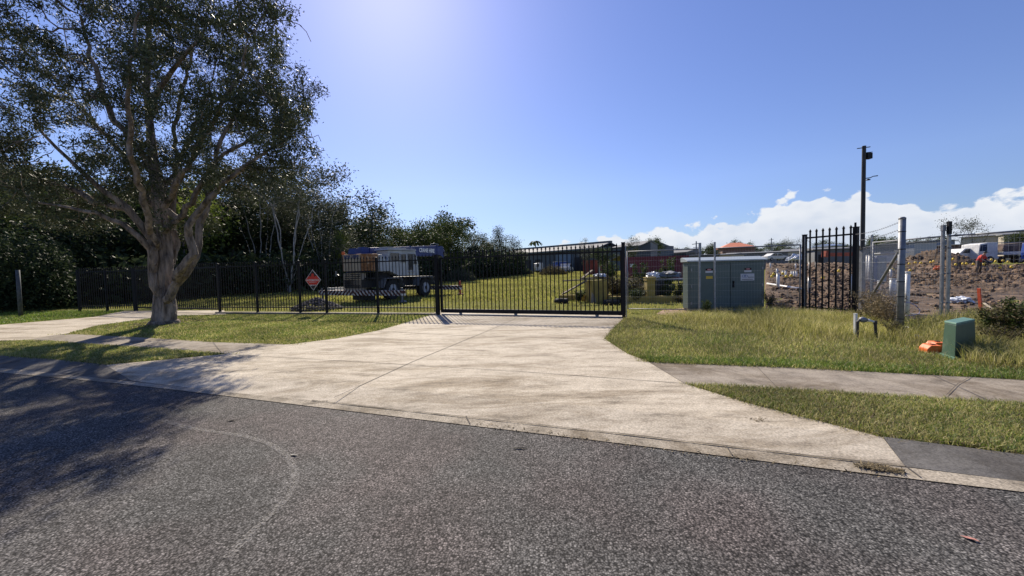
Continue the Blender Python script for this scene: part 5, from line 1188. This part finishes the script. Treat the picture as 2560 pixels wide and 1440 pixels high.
# boom
def bx_(x0, z0, h0, x1, z1, h1, w): 
    mb = MB(); vs = []
    for x, z, h in ((x0, z0, h0), (x1, z1, h1)):
        for y, zz_ in ((-w/2, -h/2), (w/2, -h/2), (w/2, h/2), (-w/2, h/2)): vs.append((x, .25+y, z+zz_))
    mb.add(vs, [(0, 1, 2, 3), (7, 6, 5, 4), (0, 4, 5, 1), (1, 5, 6, 2), (2, 6, 7, 3), (3, 7, 4, 0)]); return mb
bm_ = cp('boom', bx_(.9, 2.78, .55, 7.5, 3.12, .78, .62), m_cblue, bevel=.02)
bx_(7.5, 3.12, .62, 7.95, 3.14, .60, .52).build('inner_boom', m_cblue, bm_)
for a_, b_, w_, h_ in (((7.35, .25, 3.12), (7.42, .25, 3.12), .68, .86), ((4.4, .25, 2.96), (4.5, .25, 2.96), .66, .74)): mb = MB(); mb.bar(a_, b_, w_, h_); mb.build('collar', m_cblue, bm_)
mb = MB(); mb.prism([(7.9, 2.78), (8.25, 2.60), (8.35, 3.1), (8.15, 3.5), (7.85, 3.5)], .0, .5); mb.build('boom_head', m_cblue, bm_)
mb = MB(); mb.tube([(8.3, .25, 3.35), (8.65, .25, 2.75)], .03, 6); [mb.bar((8.25+k*.06, .0, 3.4-k*.11), (8.35+k*.06, .5, 3.3-k*.11), .03) for k in range(6)]; mb.build('hook_block', m_white, bm_)
mb = MB(); mb.prism([(-.2, 2.66), (.5, 2.62), (1.3, 2.55), (1.2, 3.0), (.55, 3.08), (.4, 2.9), (-.1, 2.98)], .0, .5); mb.build('boom_pivot', m_cblue, bm_)
mb = MB(); mb.tube([(-.1, .25, 2.95), (.4, .25, 3.02), (2.2, .25, 3.14)], .02, 6); mb.tube([(7.0, .25, 3.58), (7.5, .25, 3.68), (8.0, .25, 3.62)], .025, 6); mb.build('cable', m_galvd, bm_)
text_mesh('lettering', 'CRANE HIRE', .38, M('bright_white', (.85, .85, .85), .5, 0), bm_, (6.15, -.08, 3.08), (rad(90), 0, 0), .80, .012)
# rubble, beams beside it
mb = MB(); c_ = G(777, 777); keep_add = mb
for k in range(650):
    a = random.uniform(0, 6.28); r_ = random.random()**.6; x = c_.x+math.cos(a)*r_*1.15; y = c_.y+.5+math.sin(a)*r_*.8; z = .52*(1-r_)**.8
    clod((x, y, z), random.uniform(.03, .08))
mb_r = mb
tag(mb.build('rubble', M('broken_rock', (.16, .14, .13), .9, .4, 8), recalc=False), 'low heap of broken stone behind the diamond sign', None, None, 'stuff')
for x0, x1, y, D, lab in ((820, 865, 722, 24, 'upper pale beam lying left behind the crane outrigger'), (838, 866, 727, 23.2, 'lower pale beam near the crane outrigger')):
    a, b = AT(x0, y, D), AT(x1, y-1, D+.2); mb = MB(a); mb.bar(a, b, .2, .16); o = mb.build('timber_beam', m_white); o.location = a; tag(o, lab, 'beam')

# ------------------------------------------------------------------ yard: retaining wall, block, pillar, junk
p0 = G(1397, 751); mbw = MB(p0); a, b = fl(1397, 18.6), fl(1580, 17.8); a.z = b.z = .14; mbw.bar(a, b, .22, .30); t = T('retaining_wall', 'low yellow rendered wall behind the gate bars', 'wall', p0); mbw.build('wall', m_yel, t)
a, b = fl(1517, 16.9), fl(1716, 16.2); t = T('retaining_wall', 'front yellow rendered wall running to the cabinet', 'wall', a); a2, b2 = a.copy(), b.copy(); a2.z = b2.z = .14; mb = MB(a); mb.bar(a2, b2, .24, .30); mb.build('wall', m_yel, t)
c_ = fl(1491, 17.3); t = T('masonry_block', 'big peeling yellow masonry block loaded with planks', 'block', c_, rad(15)); mb = MB(); mb.box((0, 0, .5), (.78, .6, 1.0)); mb.build('block', m_yel, t, bevel=.02)
mb = MB(); mb.prism([(-.46, 0), (-.2, .02), (-.25, .3), (-.40, .5)], -.315, -.305); mb.build('render_scar', m_path, t)
for pa, pb, lab in (((-1.6, -.1, 1.02), (.5, 0, 1.08), 'long board on top of the yellow block sticking out left'), ((-.7, .1, 1.10), (.55, .2, 1.14), 'dark board lying across the yellow block'), ((-1.7, -.3, .45), (-.55, -.2, 1.0), 'plank leaning diagonally against the yellow block'), ((-.65, .0, 1.12), (-.15, .1, 1.45), 'short plank tilted up on the yellow block')):
    mb = MB(); mb.bar(pa, pb, .16, .05); o = mb.build('timber_plank', m_timber); o.location = c_; o.rotation_euler = (0, 0, rad(10)); tag(o, lab, 'plank', 'planks piled at the yellow block')
lumpy('plastic_sheet', c_+Vector((.15, 0, 1.2)), .28, .2, .1, m_sheet, 'white plastic scraps on the yellow block', 'plastic sheet', 0, 17)
c_ = fl(1624, 16.6); t = T('gate_pillar', 'square yellow pillar with stepped cap on the low wall', 'pillar', c_); mb = MB(); mb.box((0, 0, .5), (.34, .34, 1.0)); mb.build('shaft', m_yel, t)
for k, (w, z) in enumerate(((.40, .98), (.36, 1.03), (.42, 1.08))): mb = MB(); mb.box((0, 0, z), (w, w, .045)); mb.build('cap_course', m_yel, t)
c_ = fl(1672, 17.6); t = T('steel_table', 'low galvanised frame table beside the yellow pillar', 'table', c_)
mb = MB(); mb.box((0, 0, .96), (1.5, .9, .05)); mb.build('tabletop', m_galvd, t)
for x in (-.68, .68):
    for y in (-.4, .4): mb = MB(); mb.tube([(x, y, 0), (x*.9, y, .95)], .025, 6); mb.build('leg', m_galvd, t)
m_tarp = M('grey_tarp', (.16, .18, .20), .6, .3, 4)
lumpy('tarpaulin', c_+Vector((-.1, 0, 1.12)), .62, .4, .17, m_tarp, 'grey tarpaulin heaped on the galvanised table', 'tarpaulin', 0, 22)
lumpy('plastic_sheet', c_+Vector((-.75, -.1, 1.12)), .26, .25, .2, m_sheet, 'silvery plastic hanging over the table left end', 'plastic sheet', 0, 25)
mb = MB(); p = fl(1648, 17.2); mb.box((p.x, p.y, .5), (.45, .05, .9)); tag(mb.build('dark_grille', m_dark), 'dark panel between the yellow pillar and table', 'panel')
for x, D, lab in ((1402, 17.4, 'worn black tyre lying left of the yellow block'), (1528, 16.0, 'worn black tyre lying right of the yellow block')):
    p = fl(x, D); t = T('old_tyre', lab, 'tyre', p, rad(10)); mb = MB(); n_ = 24; rr = []
    mb.lathe((0, 0, .1), [(.17, -.09), (.30, -.10), (.34, 0), (.30, .1), (.17, .09), (.15, .0), (.17, -.09)], 24); mb.build('carcass', m_tyre, t, smooth=True)
# rusty container seen end on, with tan side
c_ = place(1481, 692, 62); ch_ = AT(1481, 650, 62).z-c_.z; t = T('shipping_container', 'brick red container showing its doors across the paddock', 'container', c_, rad(-14))
m_cred = M('container_red', (.26, .055, .045), .7, .2, 1.5, dirt=((.3, .2, .16), 2, .62, .2)); w = 45*62/960
mb = MB(); mb.box((0, 2.8, ch_/2), (w, 5.6, ch_)); mb.build('shell', m_cred, t)
for s_ in (-1, 1):
    mb = MB(); mb.box((s_*w/4, -.03, ch_/2), (w/2-.08, .06, ch_-.2)); d_ = mb.build('door', m_cred, t)
    for k in (-.35, .35): mb = MB(); mb.tube([(s_*w/4+k, -.08, .15), (s_*w/4+k, -.08, ch_-.15)], .025, 6); mb.build('lock_rod', m_galvd, d_)
mb = MB(); p = place(1498, 692, 60); h = AT(1498, 643, 60).z; mb.box((0, 0, h/2), (.36, .36, h)); mb.box((0, 0, h+.03), (.46, .46, .08)); o = mb.build('white_post', m_white); o.location = (p.x, p.y, 0); tag(o, 'white post at the right corner of the brick red container', 'post')
p = place(1512, 692, 62); h = AT(1512, 649, 62).z; t = T('tan_wall', 'tan panel wall right of the white post', 'wall', (p.x, p.y, 0)); mb = MB(); mb.box((0, 0, h/2), (1.6, .15, h)); mb.box((0, 0, h+.02), (1.7, .2, .06)); mb.build('panel', M('tan_panel', (.36, .27, .17), .8, .15), t)
# maroon container
a, b = AT(1564, 700, 40), AT(1722, 700, 38.5); a.z = b.z = 0; h = AT(1640, 641, 39).z; dd = (b-a); m_mar = M('container_maroon', (.15, .018, .03), .6, .15, 1)
t = T('shipping_container', 'long maroon corrugated container behind the mesh fence', 'container', a, math.atan2(dd.y, dd.x)); Lc = dd.length
mb = MB(); mb.box((Lc/2, 1.2, h/2), (Lc, 2.4, h-.02)); mb.build('shell', m_mar, t)
mb = MB(); [mb.box((.2+k*.28, -.02, h/2), (.14, .05, h-.3)) for k in range(int((Lc-.3)/.28))]; mb.build('corrugation', m_mar, t)
mb = MB(); mb.box((Lc/2, -.03, h-.05), (Lc+.02, .09, .14)); mb.build('rail', m_mar, t); mb = MB(); mb.box((Lc/2, -.03, .08), (Lc+.02, .09, .16)); mb.build('rail', m_mar, t)
mb = MB(); mb.box((.65, -.06, h-.85), (.4, .03, .32)); mb.build('notice', m_white, t)
# sheds and houses
def wall_box(name, lab, cat, x0, x1, D0, D1, ytop, depth, wallm, roofm, roof='skillion', rise=.6, over=.3, zb=0, openings=()):
    a, b = AT(x0, 700, D0), AT(x1, 700, D1); h = AT(x0, ytop, D0).z - rise*(0 if roof == 'flat' else 1); a.z = b.z = zb; d = b-a; L0 = d.length
    t = T(name, lab, cat, a, math.atan2(d.y, d.x)); h -= zb
    mb = MB(); mb.box((L0/2, depth/2, h/2), (L0, depth, h)); mb.build('wall', wallm, t)
    mb = MB()
    if roof == 'skillion': mb.prism([(-over, h), (-over, h+.12), (depth*.5, h+rise), (depth+over, h+.12), (depth+over, h)], -over, L0+over, 'YZ')
    elif roof == 'hip':
        o_ = over; vs = [(-o_, -o_, h), (L0+o_, -o_, h), (L0+o_, depth+o_, h), (-o_, depth+o_, h), (L0*.35, depth/2, h+rise), (L0*.65, depth/2, h+rise)]; mb.add(vs, [(0, 1, 5, 4), (1, 2, 5), (2, 3, 4, 5), (3, 0, 4), (3, 2, 1, 0)])
    elif roof == 'gable': mb.prism([(-over, h), (L0/2, h+rise), (L0+over, h), (L0+over, h+.15), (L0/2, h+rise+.15), (-over, h+.15)], -over, depth+over)
    else: mb.box((L0/2, depth/2, h+.06), (L0+over*2, depth+over*2, .12))
    mb.build('roof', roofm, t)
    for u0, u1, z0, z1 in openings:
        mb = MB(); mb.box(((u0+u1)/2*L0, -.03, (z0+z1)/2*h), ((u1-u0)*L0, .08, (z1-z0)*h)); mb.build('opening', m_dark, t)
    return t
m_shed = M('shed_sheeting', (.085, .105, .12), .6, .1, .5); m_sroof = M('shed_roof', (.16, .165, .17), .75, .08, .3); m_sdark = M('charcoal_sheeting', (.06, .075, .085), .6, .1, .5); m_fasc = M('fascia', (.10, .12, .12), .6, .1)
# long shed: eave, light roof plane, ridge cap
zr = lambda x, y, D: AT(x, y, D).z
a, b = AT(1290, 700, 104), AT(1534, 700, 82); a.z = b.z = 0; d = b-a; L0 = d.length; t = T('long_shed', 'long low industrial shed with pale roof at the end of the paddock', 'shed', a, math.atan2(d.y, d.x))
hr = 7.4; he = 6.0
mb = MB(); mb.box((L0/2+2, 4.5, he/2), (L0+14, 9, he)); mb.build('wall', m_shed, t)
mb = MB(); mb.prism([(-.8, he), (4.5, hr), (10, he), (10, he+.15), (4.5, hr+.2), (-.8, he+.15)], -5, L0-3.5, 'YZ'); mb.build('roof', m_sroof, t)
mb = MB(); mb.box((L0/2-4, 4.5, hr+.25), (L0+1.4, .9, .45)); mb.box((L0/2-2, -.85, he+.05), (L0+5, .12, .35)); mb.build('ridge_cap', m_fasc, t)
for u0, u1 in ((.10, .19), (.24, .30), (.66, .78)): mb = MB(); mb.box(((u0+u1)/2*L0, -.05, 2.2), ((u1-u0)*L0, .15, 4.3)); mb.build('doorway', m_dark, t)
mb = MB(); mb.box((L0*.56, -.08, 2.9), (L0*.16, .12, 5.4)); mb.build('pale_panel', M('blue_grey_panel', (.17, .23, .28), .6, .1), t)
wall_box('annex_shed', 'lower grey shed stepping down right of the long shed', 'shed', 1534, 1600, 80, 74, 606, 8, m_shed, m_sroof, rise=1.2)
a = AT(1592, 700, 52); b = AT(1627, 700, 51.2); a.z = b.z = 0; d = b-a; h1, h2 = AT(1592, 620, 52).z, AT(1627, 603, 51.2).z
t = T('gable_shed', 'charcoal shed with steep sloping roofline left of the olive tree', 'shed', a, math.atan2(d.y, d.x)); L0 = d.length
mb = MB(); mb.prism([(0, 0), (L0, 0), (L0, h2), (0, h1)], 0, 9); mb.build('wall', m_sdark, t)
mb = MB(); mb.prism([(-.2-3.4, h1-1.55), (L0+.1, h2), (L0+.1, h2+.1), (-.2-3.4, h1-1.45)], -.15, 9.2); mb.build('roof', m_sroof, t)
wall_box('small_shed', 'low grey green roofed shed behind the maroon container', 'shed', 1668, 1716, 84, 80, 625, 6, m_sdark, m_sroof, rise=.8)
m_brick = M('brick_wall', (.20, .12, .09), .85, .2, 2); m_tile = M('orange_tiles', (.62, .20, .10), .7, .15, 3)
wall_box('brick_house', 'brick house with orange hipped tile roof beyond the site', 'house', 1806, 1888, 88, 86, 606, 7, m_brick, m_tile, 'hip', 1.35, .5, openings=((.2, .28, .5, .7), (.72, .8, .5, .7)))
m_gwall = M('grey_cladding', (.17, .175, .18), .7, .12, 1, stretch=(6, 1, 1)); m_cwall = M('cream_cladding', (.55, .50, .40), .7, .1, 1)
wall_box('grey_building', 'long grey clad building behind the white car', 'building', 1822, 1970, 70, 66, 631, 6, m_gwall, m_sroof, rise=.35, openings=((.12, .16, .2, .8), (.3, .33, .2, .8), (.55, .6, .2, .8)))
wall_box('cream_building', 'cream building with dark window strips behind the covered boat', 'building', 1968, 2040, 74, 72, 621, 8, m_cwall, m_sroof, rise=.7, openings=tuple((u, u+.05, .25, .85) for u in (.08, .2, .32, .44, .56, .68, .8)))
wall_box('cream_shed', 'small cream hut above the cabinet roof', 'hut', 1795, 1832, 66, 64, 634, 4, m_cwall, m_sroof, rise=.3, openings=((.2, .3, .2, .8), (.5, .6, .2, .8)))
wall_box('grey_hut', 'low grey hut right of the maroon container', 'hut', 1726, 1790, 60, 58, 637, 4, m_gwall, m_sroof, rise=.2)
wall_box('workshop', 'dark grey workshop seen through the security gate bars', 'building', 2036, 2130, 62, 60, 619, 7, m_gwall, m_sroof, rise=.4, openings=((.1, .2, .1, .8),))
wall_box('blue_roof_shed', 'shed with pale blue roof above the workshop', 'shed', 2078, 2108, 78, 78, 609, 5, m_white, M('blue_roof', (.2, .27, .42), .6, .1), rise=.5)
t = T('parts_rack', 'orange red rack seen between the security gate bars', 'rack', AT(2092, 645, 55), 0); mb = MB(); mb.box((0, 0, .5), (3.8, .8, .5)); mb.box((-1.6, 0, .6), (.5, .85, .9)); mb.build('rack', M('rack_red', (.38, .08, .04), .6, .2, 3), t)
wall_box('long_grey_fence', 'long grey panel fence behind the brace', 'fence', 2126, 2262, 56, 52, 618, .3, m_gwall, m_sdark, 'flat')
wall_box('pale_hut', 'pale low roofed hut behind the diagonal brace', 'hut', 2206, 2262, 48, 47, 634, 3, m_white, m_white, 'flat', zb=1.2)
wall_box('grey_store', 'light grey store building left of the two grey posts', 'building', 2284, 2340, 58, 58, 607, 5, m_galv, m_sroof, 'flat')
wall_box('blue_store', 'pale blue grey building behind the two grey posts', 'building', 2320, 2385, 66, 66, 603, 5, M('pale_blue', (.22, .26, .32), .6, .1), m_sroof, 'flat')
wall_box('brown_store', 'low brown building under the spindly trees', 'building', 2385, 2440, 62, 62, 613, 4, m_brick, m_sroof, 'flat')
m_beige = M('beige_sheeting', (.42, .37, .29), .7, .1, .5, stretch=(5, 1, 1))
wall_box('beige_warehouse', 'beige warehouse with dark openings at the right edge', 'warehouse', 2400, 2507, 84, 78, 586, 10, m_beige, m_sroof, rise=.8, openings=((.48, .68, .45, .72), (.27, .28, .1, .95)))
wall_box('beige_annex', 'open fronted beige annex with pale roof at far right', 'warehouse', 2507, 2640, 76, 72, 580, 10, m_beige, m_sroof, rise=.6, openings=((.02, .27, .3, .75), (.5, .7, .3, .75)))
# poles in the distance, palm
for x, yt, D, lab in ((1741, 603, 75, 'power pole with short arm left of the cabinet posts'), (1928, 595, 110, 'distant power pole with crossarm on the skyline'), (1752, 607, 80, 'thin pole just right of the power pole with arm')):
    p = AT(x, 700, D); p.z = 0; h = AT(x, yt, D).z; t = T('power_pole', lab, 'pole', p); mb = MB(); mb.tube([(0, 0, 0), (0, 0, h)], [.16, .11], 8); mb.build('shaft', m_galvd, t)
    if x != 1752: mb = MB(); mb.bar((-.8, 0, h-.6), (.6, 0, h-.4), .12); mb.bar((-.6, 0, h-1.2), (.6, 0, h-1.2), .1); mb.build('crossarm', m_galvd, t)
p = AT(1340, 700, 118); h = AT(1340, 606, 118).z; t = T('palm_tree', 'palm crown showing above the long shed roof', 'palm', (p.x, p.y, 0)); mb = MB(); mb.tube([(0, 0, 0), (.1, 0, h)], [.22, .15], 8); mb.build('trunk', m_bark2, t)
mb = MB()
for k in range(12):
    a = k*.55; d_ = Vector((math.cos(a), math.sin(a), 0)); n_ = Vector((-d_.y, d_.x, 0)); prev = Vector((.1, 0, h))
    for j in range(1, 6):
        q = Vector((.1, 0, h))+d_*(j*.45)+Vector((0, 0, .5*math.sin(j*.62)*(1.2 if k % 2 else .6)-.03*j*j)); mb.add([prev-n_*.3, prev+n_*.3, q+n_*.28-Vector((0, 0, .2)), q-n_*.28-Vector((0, 0, .2))], [(0, 1, 2, 3)]); prev = q
mb.build('crown', m_leafB, t, recalc=False)

# ------------------------------------------------------------------ shrubs and weeds
def shrub_proto(name, h, w, n, mat, lsz, seed, lab, cat='shrub', stems=12, asp=.4, sm=None):
    r_ = np.random.default_rng(seed); t = T(name, lab, cat); mb = MB(); cs = []
    for k in range(stems):
        a = r_.uniform(0, 6.28); d_ = r_.uniform(.2, 1)*w; hh_ = h*r_.uniform(.6, 1); pts_ = [(0, 0, 0), (math.cos(a)*d_*.35, math.sin(a)*d_*.35, hh_*.5), (math.cos(a)*d_, math.sin(a)*d_, hh_)]
        mb.tube(pts_, [.012, .008, .003], 4, False)
        for j in range(n):
            u = r_.uniform(.2, 1); p = Vector(pts_[1]).lerp(Vector(pts_[2]), max(0, u*2-1)) if u > .5 else Vector(pts_[0]).lerp(Vector(pts_[1]), u*2); cs.append(tuple(p))
    mb.build('stems', sm or m_bark2, t); V, Q = leaf_cloud(cs, 5, lsz, asp, w*.11, .1, seed); np_mesh('foliage', V, Q, mat, t); return t
sh = {'weed': shrub_proto('weedy_shrub', 1.0, .45, 26, m_leafE, .07, 31, 'x'), 'green': shrub_proto('green_shrub', 1.0, .4, 30, m_leafB, .08, 32, 'x'), 'dead': shrub_proto('dry_shrub', 1.0, .5, 14, m_straw, .05, 33, 'x', sm=m_straw, stems=22), 'bright': shrub_proto('leafy_sapling', 1.0, .28, 34, m_leafB, .09, 34, 'x')}
us = set()
def shrub(kind, x, D, h, wf, lab, group=None, z=0):
    o = sh[kind] if kind not in us else copy_tree(sh[kind]); us.add(kind); p = AT(x, 700, D); o.location = (p.x, p.y, z if z is not None else site_h(p.x, p.y)); o.scale = (h*wf, h*wf, h); o.rotation_euler = (0, 0, random.uniform(0, 6.28)); tag(o, label_ := lab, 'shrub', group)
random.seed(5)
G1 = 'weedy shrubs around the yellow wall'; G2 = 'scrub at the right picture edge'
for x, D, h, wf, k, l in ((1600, 19, 1.75, .8, 'bright', 'leafy sapling before the left half of the maroon container'), (1672, 20, 2.0, .8, 'bright', 'tallest leafy sapling against the maroon container'), (1640, 18.5, 1.35, .8, 'green', 'green shrub rising behind the yellow pillar'), (1585, 18.2, 1.2, 1.5, 'weed', 'brown weeds behind the gate end post'), (1560, 17.8, 1.3, 1.4, 'weed', 'brown weeds between block and gate end post'), (1535, 18.4, 1.25, 1.4, 'weed', 'weeds right of the yellow block'),
                          (1520, 22, 1.9, .9, 'green', 'green shrub behind the yellow block'), (1605, 17.3, .9, 1.6, 'weed', 'weeds left of the yellow pillar'), (1665, 17.0, .8, 1.7, 'green', 'greenery under the galvanised table'), (1695, 17.2, .8, 1.5, 'green', 'greenery at the cabinet end of the wall'), (1445, 17.6, .55, 1.8, 'green', 'low dark shrub left of the yellow block'), (1590, 16.6, .6, 2.0, 'green', 'pale weeds in front of the yellow wall'), (1550, 16.3, .35, 2.0, 'weed', 'low weeds beside the right tyre'), (1430, 18.8, .4, 2, 'weed', 'low weeds along the left wall'), (1700, 16, .35, 2, 'weed', 'low weeds by the cabinet pad')):
    shrub(k, x, D, h, wf, l, G1)
for x, D, h, wf, k, l in ((2200, 8.6, .95, 1.1, 'dead', 'tangled dry shrub behind the diagonal brace'), (2225, 8.2, .8, 1.1, 'dead', 'dry shrub leaning on the thick galvanised post'), (2180, 9.5, .9, 1.0, 'dead', 'dry shrub at the foot of the camera pole'), (2170, 9.0, .45, 1.4, 'weed', 'weeds behind the valve pipe'), (2235, 7.6, .35, 1.4, 'weed', 'weeds at the base of the thick galvanised post')): shrub(k, x, D, h, wf, l, 'dry shrubs between pole and thick post')
for x, D, h, wf, k, l in ((2480, 7.2, .55, 1.4, 'green', 'dark green shrub right of the green pillar'), (2520, 7.0, .75, 1.2, 'weed', 'tall weedy shrub near the right picture edge'), (2550, 6.8, .8, 1.2, 'green', 'shrub cut by the right picture edge'), (2600, 6.6, .8, 1.3, 'weed', 'shrub beyond the right picture edge'), (2440, 7.4, .35, 1.6, 'weed', 'low weeds just behind the green pillar'), (2510, 6.3, .45, 1.5, 'weed', 'weeds standing before the right mesh panel')): shrub(k, x, D, h, wf, l, G2)
for x, D, h, wf, k, l in ((1765, 11.3, .5, .9, 'green', 'weeds at the foot of the left thin post'), (1925, 12.2, .7, .8, 'weed', 'weed by the right corner of the cabinet'), (1960, 11.6, .45, 1.2, 'dead', 'dry weeds left of the hinge post')): shrub(k, x, D, h, wf, l, 'weeds along the mesh fence')
# tussocks on the paddock
def tussock(x, D, r_, h, lab, mat):
    p = AT(x, 700, D); n = 5200; a = rng.uniform(0, 6.28, n); rr_ = np.sqrt(rng.uniform(0, 1, n))*r_; cx_, cy_ = p.x+np.cos(a)*rr_, p.y+np.sin(a)*rr_; hh_ = h*np.sqrt(np.clip(1-(rr_/r_)**2, .05, 1))*rng.uniform(.5, 1, n)
    V, Q = leaf_cloud(np.stack([cx_, cy_, gz(D)+hh_*rng.uniform(.2, 1, n)], 1), 1, .35, .12, .08, -1.5, 3); o = np_mesh('tussock', V, Q, mat); tag(o, lab, 'tussock')
tussock(1150, 50, 2.1, 1.9, 'rounded grassy bush right of the crane', m_leafC)
tussock(1382, 66, 2.3, 1.9, 'rounded pinkish grass clump in the paddock', m_leafE)
tussock(1310, 72, 1.8, 1.2, 'low grass clump left of the pinkish one', m_leafC)


for o in bpy.data.objects:
    if 'h' in o.keys(): del o['h']
